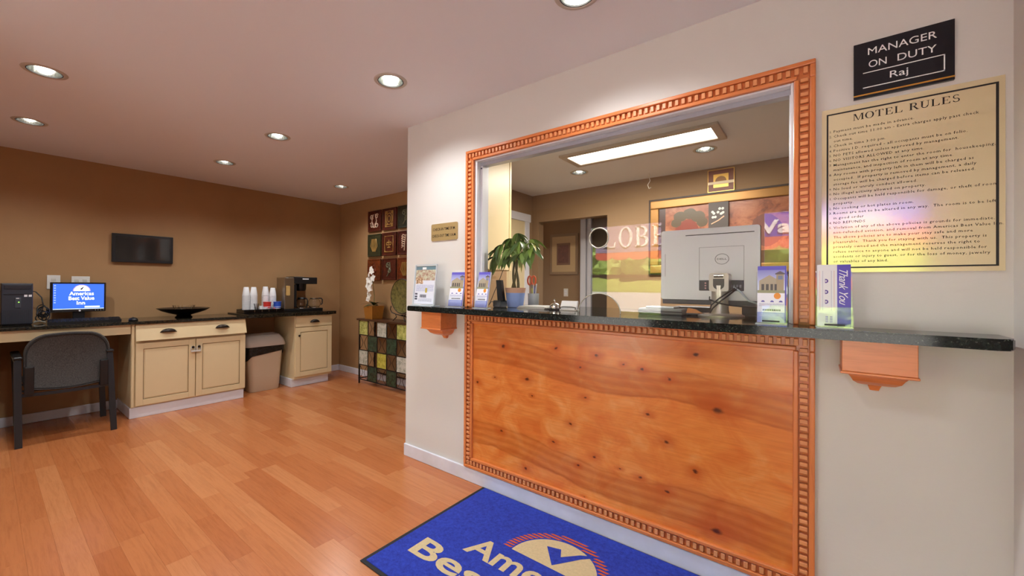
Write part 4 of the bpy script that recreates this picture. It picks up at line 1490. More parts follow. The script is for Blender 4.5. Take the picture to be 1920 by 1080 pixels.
# card holder
t = thing('card_holder', 'white business card holder beside the arched pass through', 'card holder', (-1.12, 2.15, CT))
part(MB().box(-1.175, -1.068, 2.13, 2.18, CT, CT + 0.006, 0.002), 'base', WHITE_PL, t)
part(MB().hexa([(-1.175, 2.135, CT + 0.006), (-1.068, 2.135, CT + 0.006), (-1.068, 2.15, CT + 0.006), (-1.175, 2.15, CT + 0.006), (-1.172, 2.155, CT + 0.055), (-1.071, 2.155, CT + 0.055), (-1.071, 2.17, CT + 0.055), (-1.172, 2.17, CT + 0.055)]), 'cards', PAPER, t)
part(MB().tube([(-1.168, 2.131, CT + 0.008), (-1.170, 2.131, CT + 0.018), (-1.15, 2.131, CT + 0.021), (-1.095, 2.131, CT + 0.021), (-1.072, 2.131, CT + 0.018), (-1.074, 2.131, CT + 0.008)], 0.003, 6), 'wire_rest', BLACK, t)
m = MB()
put_text(m, 'AB', frame_mat((0, 2.1495, 0), (1, 0, 0.0), (0, 0.37, 1)), -1.155, CT + 0.038, 0.005, None, 'l', 0.01)
part(m, 'print', INK, t)

# card terminal and small stuff near the monitor
t = thing('card_terminal', 'low grey card terminal with stripes on the counter by the monitor', 'card terminal', (-0.63, 2.24, CT))
part(MB().box(-0.735, -0.52, 2.18, 2.32, CT, CT + 0.03, 0.006), 'body', flat('grey terminal', (120, 126, 124), 0.4), t)
part(MB().box(-0.70, -0.56, 2.19, 2.30, CT + 0.03, CT + 0.040, 0.003), 'screen', flat('pale screen', (186, 194, 200), 0.2), t)
part(MB().box(-0.735, -0.52, 2.178, 2.181, CT + 0.012, CT + 0.018), 'stripe', BLACK, t)
t = thing('stapler', 'small orange topped stapler between terminal and monitor stand', 'stapler', (-0.49, 2.24, CT))
part(MB().box(-0.51, -0.43, 2.22, 2.25, CT, CT + 0.012, 0.003), 'base', BLACK, t)
part(MB().hexa([(-0.512, 2.222, CT + 0.012), (-0.44, 2.222, CT + 0.012), (-0.44, 2.248, CT + 0.012), (-0.512, 2.248, CT + 0.012), (-0.505, 2.225, CT + 0.036), (-0.47, 2.225, CT + 0.03), (-0.47, 2.245, CT + 0.03), (-0.505, 2.245, CT + 0.036)]), 'arm', flat('orange arm', (206, 134, 60), 0.4), t)

# big silver monitor seen from behind
t = thing('office_monitor', 'large silver monitor seen from behind on a round stand', 'monitor', (-0.37, 2.27, CT))
mx0, mx1, mz0, mz1, my = -0.662, -0.212, 1.172, 1.565, 2.33
sh = MB()
sh.prism(rrect(mx0, mx1, 1.198, mz1, 0.012), 'y', my, my + 0.022)
part(sh, 'back_shell', SILVER, t, 40)
part(MB().box(mx0, mx1, my + 0.02, my + 0.05, mz0, mz1, 0.006), 'bezel', flat('dark bezel', (70, 72, 76), 0.4), t)
SEAM = flat('dark seam', (96, 98, 102), 0.5)
part(MB().box(-0.54, -0.235, my - 0.001, my + 0.002, 1.531, 1.535), 'vent_slot', BLACK, t)
sq = MB()
for a, b, c, d in ((-0.475, -0.277, 1.466, 1.4675), (-0.475, -0.4735, 1.25, 1.4675), (-0.2785, -0.277, 1.25, 1.4675)):
    sq.box(a, b, my - 0.0008, my + 0.002, c, d)
sq.box(-0.642, -0.6405, my - 0.0008, my + 0.002, 1.32, 1.44)
part(sq, 'panel_seam', SEAM, t)
part(MB().box(-0.475, -0.277, my - 0.002, my + 0.004, 1.245, 1.299, 0.004), 'port_strip', flat('port strip', (62, 62, 66), 0.5), t)
for i in range(3):
    part(MB().lathe([(0.004, 0), (0.004, 0.003)], (-0.445, my - 0.004, 1.258 + i * 0.013), 10, 'y'), 'port', flat('pale red port', (196, 150, 150), 0.4), t)
for q in range(4):
    part(MB().box(-0.335 + q * 0.013, -0.327 + q * 0.013, my - 0.006, my - 0.001, 1.262, 1.276, 0.001), 'socket', flat('socket', (120, 120, 130), 0.4, metal=0.5), t)
ring = MB().tube([(-0.372 + 0.030 * math.cos(a), my - 0.0005, 1.405 + 0.026 * math.sin(a)) for a in [2 * math.pi * i / 32 for i in range(33)]], 0.0012, 6, cap=False)
part(ring, 'logo_ring', SEAM, t)
m = MB()
put_text(m, 'DELL', frame_mat((0, my - 0.0006, 0), (1, 0, 0), (0, 0, 1)), -0.372, 1.401, 0.0085, 0.044, 'c', 0.02)
part(m, 'logo', SEAM, t)
# stand
NECK = flat('satin silver stand', (188, 184, 176), 0.3, metal=0.6)
part(MB().lathe([(0.105, 0), (0.105, 0.006), (0.095, 0.010), (0.045, 0.014)], (-0.372, 2.28, CT), 40), 'stand_base', NECK, t, 40)
part(MB().lathe([(0.042, 0.012), (0.038, 0.03), (0.036, 0.10), (0.038, 0.15)], (-0.372, 2.28, CT), 28), 'stand_neck', NECK, t, 50)
hd = MB()
hd.prism(rrect(-0.414, -0.330, 1.243, 1.332, 0.012), 'y', 2.245, 2.33)
part(hd, 'stand_head', NECK, t, 40)
part(MB().prism([(-0.396, 1.304)] + [(-0.372 + 0.024 * math.cos(a), 1.274 + 0.022 * math.sin(a)) for a in [math.pi + math.pi * i / 12 for i in range(13)]] + [(-0.348, 1.304)], 'y', 2.2435, 2.25), 'dark_yoke', flat('yoke', (62, 60, 56), 0.4), t)
part(MB().tube([(-0.392, 2.245, 1.318), (-0.352, 2.245, 1.318)], 0.009, 10), 'release_bar', CHROME, t, 60)
for i, pth in enumerate(([(-0.31, my - 0.006, 1.262), (-0.335, 2.235, 1.235), (-0.372, 2.228, 1.205), (-0.402, 2.235, 1.175), (-0.41, 2.26, 1.150), (-0.39, 2.34, 1.142)],
                         [(-0.30, my - 0.006, 1.262), (-0.325, 2.235, 1.228), (-0.36, 2.228, 1.197), (-0.395, 2.232, 1.160), (-0.41, 2.25, 1.135), (-0.40, 2.34, 1.13)],
                         [(-0.415, 2.27, 1.215), (-0.41, 2.24, 1.203), (-0.372, 2.228, 1.188), (-0.33, 2.24, 1.178), (-0.27, 2.30, 1.17), (-0.2, 2.42, 1.165)])):
    part(MB().tube(pth, 0.0035, 6), 'cable', BLACK, t, 60)
part(MB().tube([(-0.32, my - 0.006, 1.265), (-0.29, 2.29, 1.245), (-0.25, 2.27, 1.20), (-0.21, 2.28, 1.185), (-0.16, 2.35, 1.18)], 0.004, 6), 'pale_cable', flat('pale cable', (176, 190, 196), 0.5), t, 60)

solo(MB().box(-0.30, -0.10, 2.44, 2.58, CT, CT + 0.045, 0.006), 'cash_drawer', flat('dark brown box', (70, 50, 38), 0.5), 'low dark brown box behind the monitor stand', 'box')
solo(MB().box(-0.62, -0.42, 2.42, 2.55, CT, CT + 0.035, 0.005), 'office_keyboard', BLACK, 'dark keyboard lying in the shadow behind the monitor', 'keyboard')
t = thing('water_bottle', 'pale blue bottle partly hidden behind the right leaflet holder', 'bottle', (-0.125, 2.2, CT))
part(MB().lathe([(0.03, 0), (0.032, 0.01), (0.032, 0.13), (0.026, 0.15), (0.026, 0.19), (0.02, 0.20)], (-0.125, 2.2, CT), 24), 'body', flat('pale blue plastic', (186, 208, 224), 0.3), t, 50)
part(MB().lathe([(0.021, 0.20), (0.021, 0.225), (0.0, 0.226)], (-0.125, 2.2, CT), 20), 'cap', WHITE_PL, t, 50)

# ------------------------------------------------------------------ office back wall
WB = OY
t = thing('framed_painting', 'large gold framed still life painting on the office back wall', 'picture', (-0.75, WB, 1.39))
px0, px1, pz0, pz1 = -1.418, 0.05, 1.385, 2.195
GOLD = flat('gold frame', (160, 116, 60), 0.35, metal=0.4)
for nm, bx in (('frame_rail', (px0 + 0.02, px1 - 0.02, pz1 - 0.105, pz1 - 0.02)), ('frame_rail', (px0 + 0.02, px1 - 0.02, pz0 + 0.02, pz0 + 0.105)), ('frame_stile', (px0 + 0.02, px0 + 0.105, pz0 + 0.105, pz1 - 0.105)), ('frame_stile', (px1 - 0.105, px1 - 0.02, pz0 + 0.105, pz1 - 0.105))):
    part(MB().box(bx[0], bx[1], WB - 0.04, WB - 0.005, bx[2], bx[3], 0.008), nm, GOLD, t)
part(MB().box(px0, px1, WB - 0.02, WB, pz1 - 0.03, pz1).box(px0, px1, WB - 0.02, WB, pz0, pz0 + 0.03).box(px0, px0 + 0.03, WB - 0.02, WB, pz0 + 0.03, pz1 - 0.03).box(px1 - 0.03, px1, WB - 0.02, WB, pz0 + 0.03, pz1 - 0.03), 'outer_edge', flat('dark frame edge', (58, 44, 34), 0.5), t)


def painting_fn(k, u, v):
    n = k.noise(k.n('CombineXYZ', {'X': k.math('MULTIPLY', u, 5), 'Y': k.math('MULTIPLY', v, 3), 'Z': 0.0}).outputs[0], 1.5, 5, 0.7, 0.6)
    col = k.ramp(n, [(0.3, lin((84, 46, 34))), (0.45, lin((150, 88, 60))), (0.58, lin((170, 112, 80))), (0.75, lin((124, 72, 52)))])

    def vase(col, cu_, cv, ru, rv, c):
        du = k.math('DIVIDE', k.math('SUBTRACT', u, cu_), ru)
        dv = k.math('DIVIDE', k.math('SUBTRACT', v, cv), rv)
        d = k.math('ADD', k.math('SQRT', k.math('ADD', k.math('MULTIPLY', du, du), k.math('MULTIPLY', dv, dv))), k.math('MULTIPLY', k.math('SUBTRACT', n, 0.5), 0.5))
        return k.mix(k.math('LESS_THAN', d, 1.0), col, lin(c))
    col = vase(col, 0.22, 0.55, 0.09, 0.22, (126, 56, 42))
    for a, b, r in ((0.17, 0.82, 0.05), (0.24, 0.86, 0.05), (0.30, 0.80, 0.05), (0.33, 0.70, 0.04), (0.14, 0.72, 0.04)):
        col = vase(col, a, b, r, r * 1.8, (84, 72, 52))
    col = vase(col, 0.75, 0.5, 0.10, 0.25, (118, 76, 64))
    col = k.mix(inside(k, u, v, 0.0, 0.055, 0, 1), col, lin((70, 50, 46)))
    col = k.mix(k.math('LESS_THAN', v, 0.2), col, lin((90, 64, 40)))
    return col


PAINT = m_print('still life print', painting_fn)
uv_quad((px0 + 0.10, WB - 0.014, pz0 + 0.10), (px1 - 0.10, WB - 0.014, pz0 + 0.10), (px1 - 0.10, WB - 0.014, pz1 - 0.10), (px0 + 0.10, WB - 0.014, pz1 - 0.10), 0.006, 'canvas', PAINT, t)
t = thing('small_print', 'small dark floral card tucked against the big painting', 'picture', (-0.75, WB - 0.04, 1.85))
part(MB().box(-0.835, -0.665, WB - 0.052, WB - 0.043, 1.83, 2.09), 'card', flat('dark card', (66, 56, 50), 0.5), t)
fl = MB()
for i in range(9):
    a = i * 0.7
    fl.sphere((-0.755 + 0.045 * math.cos(a * 1.7), WB - 0.053, 1.985 + 0.04 * math.sin(a * 2.3)), 0.014, 1, (1, 0.2, 1))
part(fl, 'flowers', flat('white blossoms print', (206, 206, 196), 0.6), t)
part(MB().tube([(-0.81, WB - 0.053, 1.88), (-0.75, WB - 0.053, 1.91), (-0.70, WB - 0.053, 1.95)], 0.006, 6), 'stalk', flat('pale stalk', (222, 180, 150), 0.6), t)

t = thing('wall_emblem', 'small square gold and brown emblem high on the office wall', 'wall sign', (-0.735, WB, 2.19))
part(MB().box(-0.85, -0.62, WB - 0.015, WB, 2.197, 2.418, 0.003), 'board', flat('brown board', (120, 62, 40), 0.4), t)
GOLDL = flat('bright gold leaf', (236, 190, 90), 0.3, metal=0.3)
part(MB().box(-0.80, -0.67, WB - 0.018, WB - 0.014, 2.24, 2.37), 'gold_square', GOLDL, t)
part(MB().prism([(-0.735 + 0.048 * math.cos(a), 2.30 + 0.048 * math.sin(a)) for a in [math.pi * i / 20 for i in range(21)]], 'y', WB - 0.021, WB - 0.017), 'dome', flat('olive dome', (150, 104, 40), 0.4), t)
part(MB().box(-0.848, -0.622, WB - 0.022, WB - 0.018, 2.272, 2.298), 'white_band', flat('pale band', (246, 226, 190), 0.4), t)
fr = MB()
for bx in ((-0.85, -0.62, 2.412, 2.418), (-0.85, -0.62, 2.197, 2.203), (-0.85, -0.844, 2.197, 2.418), (-0.626, -0.62, 2.197, 2.418)):
    fr.box(bx[0], bx[1], WB - 0.018, WB - 0.012, bx[2], bx[3])
part(fr, 'gold_edge', GOLDL, t)

solo(MB().tube([(-1.36, 4.35, H), (-1.36, 4.35, 2.40), (-1.35, 4.35, 2.36), (-1.375, 4.35, 2.32), (-1.36, 4.35, 2.28), (-1.34, 4.35, 2.29)], 0.004, 6), 'ceiling_hook', WHITE_PL, 'thin white wire hook hanging from the office ceiling', 'hook', smooth=60)

# picture and outlet in the room beyond
t = thing('framed_print', 'pale matted print in a light frame beyond the office doorway', 'picture', (-2.9, 5.4, 1.43))
part(MB().box(-3.13, -2.67, 5.375, 5.4, 1.43, 2.03, 0.004), 'frame', flat('champagne frame', (150, 124, 92), 0.4), t)
part(MB().box(-3.09, -2.71, 5.371, 5.378, 1.47, 1.99), 'mat_board', flat('tan mat board', (206, 176, 128), 0.7), t)
part(MB().box(-3.01, -2.79, 5.368, 5.373, 1.57, 1.89), 'print_border', flat('brown border', (130, 96, 74), 0.6), t)
part(MB().box(-2.985, -2.815, 5.366, 5.37, 1.60, 1.86), 'print', flat('dark red print', (110, 70, 60), 0.6, var=0.3, vscale=25), t)
t = thing('wall_outlet', 'white wall outlet beyond the office doorway under the print', 'outlet', (-2.87, 5.4, 1.11))
part(MB().box(-2.905, -2.835, 5.393, 5.4, 1.11, 1.225, 0.002), 'plate', WHITE_PL, t)
part(MB().box(-2.888, -2.852, 5.390, 5.394, 1.172, 1.20).box(-2.888, -2.852, 5.390, 5.394, 1.135, 1.163), 'receptacle', PAPER, t)

# ================================================================== LEFT SIDE: DESK, CABINETS, COFFEE STATION
LZ, LZB = 0.905, 0.879       # writing desk top
RZ, RZB = 0.918, 0.878       # coffee counter top
FX = -4.91
solo(MB().box(TX, FX, -0.9, 1.856, LZB, LZ, 0.003), 'granite_worktop', GRANITE_D, 'long dark granite desk top along the left wall', 'desk top')
solo(MB().box(TX, FX + 0.012, 1.858, 2.925, RZB, RZ, 0.003), 'granite_worktop', GRANITE_D, 'shorter dark granite top carrying the coffee maker', 'counter top')
solo(MB().box(-4.955, -4.935, 0.088, 0.871, 0.790, LZB, 0.002), 'desk_apron', CREAM, 'cream apron board under the desk top above the chair', 'desk apron')
t = thing('end_pedestal', 'cream desk pedestal just entering at the left picture edge', 'cabinet', (-5.2, -0.2, 0))
part(MB().box(TX + 0.015, -4.95, -0.8, 0.085, 0.09, LZB), 'body', CREAM, t)
part(MB().box(TX + 0.015, -4.80, -0.8, 0.092, 0.0, 0.09, 0.004), 'plinth', TRIM_WHITE, t)


def cup_handle(y, z, x, parent, w=0.1):
    """bin pull: quarter dome shell"""
    b = MB()
    rings = []
    for i in range(9):
        a = math.pi * i / 8
        yy = y - w / 2 * math.cos(a)
        hgt = 0.034 * math.sin(a)
        rings.append([(x + 0.026 * math.sin(a) * math.cos(q), yy, z + max(hgt, 0.003) * math.sin(q)) for q in [math.pi / 2 * j / 5 for j in range(6)]])
    b.loops(rings, False, False, False)
    o = part(b, 'cup_handle', BRONZE, parent, 60)
    md = o.modifiers.new('thickness', 'SOLIDIFY')
    md.thickness = 0.003
    part(MB().bar([(x + 0.001, y - w / 2 - 0.004, z), (x + 0.001, y + w / 2 + 0.004, z)], 0.006, 0.006, (1, 0, 0)), 'handle_rim', BRONZE, parent)
    return o


def cab_door(x, y0, y1, z0, z1, parent, knob_y=None, knob_z=None, swing=1):
    d = part(MB().box(x - 0.02, x - 0.006, y0, y1, z0, z1, 0.002), 'door', CREAM, parent)
    s = 0.055
    for nm, bx in (('stile', (y0, y0 + s, z0, z1)), ('stile', (y1 - s, y1, z0, z1)), ('rail', (y0 + s, y1 - s, z1 - s, z1)), ('rail', (y0 + s, y1 - s, z0, z0 + s))):
        part(MB().box(x - 0.008, x, bx[0], bx[1], bx[2], bx[3], 0.002), nm, CREAM, d)
    q = s + 0.012
    part(MB().box(x - 0.007, x - 0.002, y0 + q, y1 - q, z0 + q, z1 - q, 0.004), 'raised_panel', CREAM, d)
    ln_ = MB()
    e = s + 0.001
    for bx in ((y0 + e, y0 + e + 0.004, z0 + e, z1 - e), (y1 - e - 0.004, y1 - e, z0 + e, z1 - e), (y0 + e, y1 - e, z1 - e - 0.004, z1 - e), (y0 + e, y1 - e, z0 + e, z0 + e + 0.004)):
        ln_.box(x - 0.0062, x - 0.0045, bx[0], bx[1], bx[2], bx[3])
    part(ln_, 'glaze_line', CREAM_LINE, d)
    if knob_y is not None:
        part(MB().lathe([(0.006, 0), (0.005, 0.012), (0.012, 0.016), (0.013, 0.022), (0.008, 0.027), (0.0, 0.028)], (x, knob_y, knob_z), 16, 'x'), 'knob', BRONZE, d, 60)
    return d


# double cabinet with tilt-out drawer front
t = thing('double_cabinet', 'cream two door cabinet with tilted drawer front beside the chair', 'cabinet', (-5.2, 1.36, 0))
part(MB().box(TX + 0.001, -4.951, 0.875, 1.846, 0.10, LZB), 'body', CREAM, t)
part(MB().box(TX + 0.001, -4.945, 0.868, 1.838, 0.0, 0.10, 0.004), 'plinth', TRIM_WHITE, t)
part(MB().box(-4.951, -4.936, 0.878, 0.898, 0.105, 0.872, 0.001), 'face_stile', CREAM, t)
dw = part(MB().hexa([(-4.92, 0.905, 0.722), (-4.905, 0.905, 0.722), (-4.905, 1.85, 0.722), (-4.92, 1.85, 0.722),
                     (-4.95, 0.905, 0.874), (-4.932, 0.905, 0.874), (-4.932, 1.842, 0.874), (-4.95, 1.842, 0.874)]), 'tilt_drawer', CREAM, t)
cup_handle(1.15, 0.790, -4.917, dw, 0.125)
cup_handle(1.615, 0.796, -4.917, dw, 0.125)
d1 = cab_door(-4.93, 0.908, 1.376, 0.112, 0.698, t, 1.352, 0.618)
d2 = cab_door(-4.93, 1.384, 1.846, 0.112, 0.698, t, 1.404, 0.620)
lk = thing('child_lock', 'white plastic child lock looped over the two cabinet knobs', 'lock', (-4.915, 1.378, 0.57))
WLOCK = flat('white lock plastic', (206, 200, 192), 0.35)
for yy in (1.352, 1.404):
    part(MB().tube([(-4.916, yy + 0.017 * math.cos(a), 0.598 + 0.026 * math.sin(a)) for a in [2 * math.pi * i / 14 for i in range(15)]], 0.005, 6, cap=False), 'loop', WLOCK, lk, 60)
part(MB().box(-4.922, -4.910, 1.335, 1.421, 0.566, 0.584, 0.005), 'clasp', WLOCK, lk)

# single cabinet
t = thing('single_cabinet', 'cream single door cabinet under the coffee maker', 'cabinet', (-5.2, 2.64, 0))
part(MB().box(TX + 0.001, -4.951, 2.402, 2.886, 0.10, RZB), 'body', CREAM, t)
part(MB().box(TX + 0.001, -4.990, 2.385, 2.872, 0.0, 0.10, 0.004), 'plinth', TRIM_WHITE, t)
dw = part(MB().box(-4.95, -4.93, 2.412, 2.882, 0.738, 0.872, 0.002), 'drawer', CREAM, t)
cup_handle(2.65, 0.786, -4.93, dw, 0.115)
cab_door(-4.93, 2.412, 2.882, 0.128, 0.728, t, 2.445, 0.632)

# ------------------------------------------------------------------ waste bin
t = thing('waste_bin', 'beige swing lid waste bin with black liner between the cabinets', 'bin', (-5.2, 2.12, 0))
BEIGE = flat('beige plastic', (206, 188, 162), 0.45)
LIDC = flat('taupe lid plastic', (190, 174, 160), 0.4)


def rr_ring(x0, x1, y0, y1, r, z):
    return [(p[0], p[1], z) for p in rrect(x0, x1, y0, y1, r, 5)]


part(MB().loops([rr_ring(-5.30, -5.085, 1.965, 2.290, 0.045, 0.0), rr_ring(-5.305, -5.08, 1.96, 2.295, 0.045, 0.01), rr_ring(-5.345, -5.062, 1.925, 2.325, 0.05, 0.47)]), 'body', BEIGE, t, 50)
k = NT('black liner')
k.p(Base_Color=lin((18, 20, 20)), Roughness=0.25)
k.bump(k.noise(k.coord(scale=(1, 1, 2)), 25, 3, 0.6, 0.5), 0.9, 0.02)
LINER = k.m
b = MB()
lo_ = rr_ring(-5.352, -5.055, 1.918, 2.332, 0.05, 0.40)
n_ = len(lo_)
lo2 = []
for i, p in enumerate(lo_):
    lo2.append((p[0], p[1], 0.415 + 0.03 * math.sin(i * 0.55 + 1) + (-0.02 if p[1] < 2.1 else 0.02)))
b.loops([lo2, rr_ring(-5.357, -5.05, 1.914, 2.337, 0.05, 0.47), rr_ring(-5.36, -5.047, 1.910, 2.340, 0.05, 0.535)], False, False)
part(b, 'liner', LINER, t, 50)
part(MB().loops([rr_ring(-5.368, -5.036, 1.902, 2.350, 0.05, 0.530), rr_ring(-5.368, -5.036, 1.902, 2.350, 0.05, 0.548), rr_ring(-5.36, -5.06, 1.912, 2.340, 0.05, 0.60), rr_ring(-5.34, -5.12, 1.935, 2.315, 0.05, 0.650), rr_ring(-5.30, -5.16, 1.96, 2.29, 0.04, 0.664)]), 'lid', LIDC, t, 40)
part(MB().hexa([(-5.085, 1.985, 0.585), (-5.085, 2.265, 0.585), (-5.17, 2.265, 0.66), (-5.17, 1.985, 0.66), (-5.072, 1.985, 0.592), (-5.072, 2.265, 0.592), (-5.165, 2.255, 0.672), (-5.165, 1.995, 0.672)]), 'swing_flap', LIDC, t)
part(MB().sphere((-5.11, 2.16, 0.630), 0.05, 2, (0.5, 1.0, 0.25)), 'flap_grip', LIDC, t, 60)

# ------------------------------------------------------------------ guest chair
t = thing('guest_chair', 'black guest chair with charcoal fabric back pulled up to the desk', 'chair', (-4.98, 0.45, 0))
k = NT('charcoal woven fabric')
v = k.coord()
f = k.noise(v, 160, 3, 0.7)
k.p(Base_Color=k.ramp(f, [(0.3, lin((42, 40, 38))), (0.7, lin((84, 80, 76)))]), Roughness=0.95)
k.bump(k.noise(v, 300, 2), 0.5, 0.002)
FABRIC = k.m
for yb, yt, yf in ((0.186, 0.176, 0.20), (0.727, 0.700, 0.735)):
    part(MB().bar([(-4.712, yb, 0.0), (-4.745, yt, 0.655)], 0.040, 0.026, (0, 1, 0)), 'leg', CHAIR_BLACK, t)
    part(MB().bar([(-5.255, yf, 0.0), (-5.205, yt, 0.655)], 0.040, 0.026, (0, 1, 0)), 'leg', CHAIR_BLACK, t)
    part(MB().box(-5.215, -4.735, yt - 0.020, yt + 0.020, 0.645, 0.668, 0.006), 'arm', CHAIR_BLACK, t)
    part(MB().box(-5.20, -4.725, yt - 0.026, yt + 0.026, 0.668, 0.690, 0.009, 3), 'arm_pad', BLACK, t)


def bar_pts(dx):
    return [(-4.735 + dx * math.sin(math.pi * i / 10), 0.19 + 0.515 * i / 10, 0.392) for i in range(11)]


part(MB().bar(bar_pts(0.035), 0.022, 0.020, (0, 0, 1)), 'back_crossbar', CHAIR_BLACK, t)
for yy in (0.236, 0.660):
    part(MB().box(-4.728, -4.700, yy - 0.026, yy + 0.026, 0.395, 0.612, 0.005), 'back_bracket', BLACK, t)
# seat and back cushions
part(MB().box(-5.26, -4.80, 0.215, 0.69, 0.42, 0.475, 0.025, 4), 'seat', FABRIC, t, 60)
part(MB().box(-5.24, -4.82, 0.225, 0.68, 0.405, 0.422, 0.004), 'seat_pan', BLACK, t)
for xx in (-5.19, -4.87):
    part(MB().tube([(xx, 0.19, 0.40), (xx, 0.715, 0.40)], 0.010, 8), 'seat_rail', CHAIR_BLACK, t)


def back_outline(g):
    pts = []
    y0_, y1_, z0_, z1_ = 0.205 - g, 0.70 + g, 0.425 - g, 0.855 + g
    for i in range(9):
        a = math.pi / 2 * i / 8
        pts.append((y1_ - 0.14 + 0.14 * math.cos(a), z1_ - 0.15 + 0.15 * math.sin(a)))
    for i in range(1, 6):
        f_ = i / 6
        pts.append((y1_ - 0.14 - (y1_ - y0_ - 0.28) * f_, z1_ + 0.006 * math.sin(math.pi * f_)))
    for i in range(9):
        a = math.pi / 2 + math.pi / 2 * i / 8
        pts.append((y0_ + 0.14 + 0.14 * math.cos(a), z1_ - 0.15 + 0.15 * math.sin(a)))
    for i in range(5):
        a = math.pi + math.pi / 2 * i / 4
        pts.append((y0_ + 0.05 + 0.05 * math.cos(a), z0_ + 0.05 + 0.05 * math.sin(a)))
    for i in range(1, 6):
        f_ = i / 6
        pts.append((y0_ + 0.05 + (y1_ - y0_ - 0.1) * f_, z0_ - 0.018 * math.sin(math.pi * f_)))
    for i in range(5):
        a = 1.5 * math.pi + math.pi / 2 * i / 4
        pts.append((y1_ - 0.05 + 0.05 * math.cos(a), z0_ + 0.05 + 0.05 * math.sin(a)))
    return pts


def bx_(z):
    return -0.05 * (z - 0.42)


b = MB()
rings = []
for g, dx in ((-0.020, -0.012), (-0.006, -0.002), (0.0, -0.010), (0.0, -0.030), (-0.012, -0.048), (-0.04, -0.056)):
    cy_, cz_ = 0.4525, 0.64
    ring = []
    for (yy, zz) in back_outline(g):
        bow = 0.030 * ((yy - cy_) / 0.25) ** 2
        ring.append((-4.705 + dx - bow * 0.6 - bx_(zz) * -1, yy, zz))
    rings.append(ring)
b.loops(rings)
part(b, 'backrest', FABRIC, t, 50)
pip = [(-4.705 - 0.0075 - 0.018 * ((yy - 0.4525) / 0.25) ** 2 + bx_(zz), yy, zz) for yy, zz in back_outline(-0.014)]
part(MB().tube(pip + [pip[0]], 0.005, 6, cap=False), 'piping', flat('dark piping', (34, 33, 32), 0.8), t, 60)

# ------------------------------------------------------------------ computer
t = thing('computer_tower', 'dark grey desktop computer tower standing on the desk', 'computer', (-5.3, 0.18, LZ))
part(MB().box(-5.47, -5.14, 0.098, 0.272, LZ + 0.008, 1.254, 0.003), 'case', BLACK, t)
fp = part(MB().box(-5.14, -5.125, 0.100, 0.270, LZ + 0.012, 1.250, 0.004), 'front_panel', DARK_GREY, t)
part(MB().box(-5.126, -5.122, 0.112, 0.262, 1.205, 1.240, 0.002), 'drive_bay', flat('drive bay', (32, 35, 44), 0.4), fp)
part(MB().box(-5.126, -5.122, 0.112, 0.262, 1.160, 1.172, 0.001), 'drive_bay', flat('drive bay', (32, 35, 44), 0.4), fp)
part(MB().box(-5.126, -5.121, 0.172, 0.206, 1.050, 1.135, 0.006), 'button_panel', flat('button panel', (66, 70, 78), 0.4), fp)
part(MB().box(-5.122, -5.120, 0.178, 0.195, 1.127, 1.133), 'badge', PAPER, fp)
part(MB().sphere((-5.121, 0.193, 1.098), 0.004, 2), 'power_led', m_emit('green led', (150, 255, 90), 2.0), fp)
for yy in (0.222, 0.247):
    part(MB().box(-5.126, -5.1235, yy, yy + 0.018, 1.142, 1.160), 'sticker', PAPER, fp)
for i in range(15):
    part(MB().box(-5.126, -5.123, 0.108 + i * 0.0105, 0.114 + i * 0.0105, LZ + 0.02, 1.035), 'grille_slat', flat('grille', (36, 40, 48), 0.5), fp)
part(MB().box(-5.46, -5.15, 0.105, 0.265, LZ, LZ + 0.010), 'foot', BLACK, t)

t = thing('desk_monitor', 'black flat monitor with blue hotel logo on its lit screen', 'monitor', (-5.34, 0.57, LZ))
sx = -5.36
y0_, y1_, z0_, z1_ = 0.386, 0.758, 0.990, 1.265
part(MB().box(sx - 0.03, sx, y0_, y1_, z0_, z1_, 0.004), 'bezel', BLACK_GLOSS, t)
sy0, sy1, sz0, sz1 = y0_ + 0.018, y1_ - 0.014, z0_ + 0.026, z1_ - 0.014
part(MB().box(sx - 0.002, sx + 0.001, sy0, sy1, sz0, sz1), 'screen', m_emit('lit blue screen', (54, 104, 226), 0.75), t)
SF = frame_mat((sx + 0.0015, 0, 0), (0, 1, 0), (0, 0, 1))
SWH = m_emit('lit white pixels', (250, 250, 255), 0.85)
m = MB()
cy_ = 0.590
put_text(m, 'Americas', SF, cy_, 1.146, 0.033, 0.165, 'c', 0.02, 3)
put_text(m, 'Best Value', SF, cy_, 1.102, 0.033, 0.172, 'c', 0.02, 3)
put_text(m, 'Inn', SF, cy_ - 0.005, 1.059, 0.032, 0.056, 'c', 0.02, 3)
part(m, 'screen_lettering', SWH, t)
m = MB()
m.poly([(sx + 0.0015, cy_ + 0.054 * math.cos(math.pi * i / 24), 1.184 + 0.054 * math.sin(math.pi * i / 24)) for i in range(25)])
part(m, 'screen_dome', SWH, t)
m = MB()
m.tube([(sx + 0.0018, cy_ + 0.058 * math.cos(math.pi * i / 24), 1.184 + 0.058 * math.sin(math.pi * i / 24)) for i in range(25)], 0.0012, 5)
part(m, 'screen_arc', m_emit('lit pink pixels', (226, 170, 206), 0.8), t)
m = MB()
m.poly([(sx + 0.002, cy_ - 0.016, 1.212), (sx + 0.002, cy_ - 0.006, 1.206), (sx + 0.002, cy_ - 0.002, 1.214), (sx + 0.002, cy_ + 0.018, 1.230), (sx + 0.002, cy_ + 0.002, 1.200), (sx + 0.002, cy_ - 0.004, 1.194)])
part(m, 'screen_check', flat('dark pixels', (30, 40, 60), 0.4), t)
m = MB()
for i in range(8):
    m.poly([(sx + 0.0016, sy0 + 0.006, sz1 - 0.012 - i * 0.022), (sx + 0.0016, sy0 + 0.018, sz1 - 0.012 - i * 0.022), (sx + 0.0016, sy0 + 0.018, sz1 - 0.022 - i * 0.022), (sx + 0.0016, sy0 + 0.006, sz1 - 0.022 - i * 0.022)])
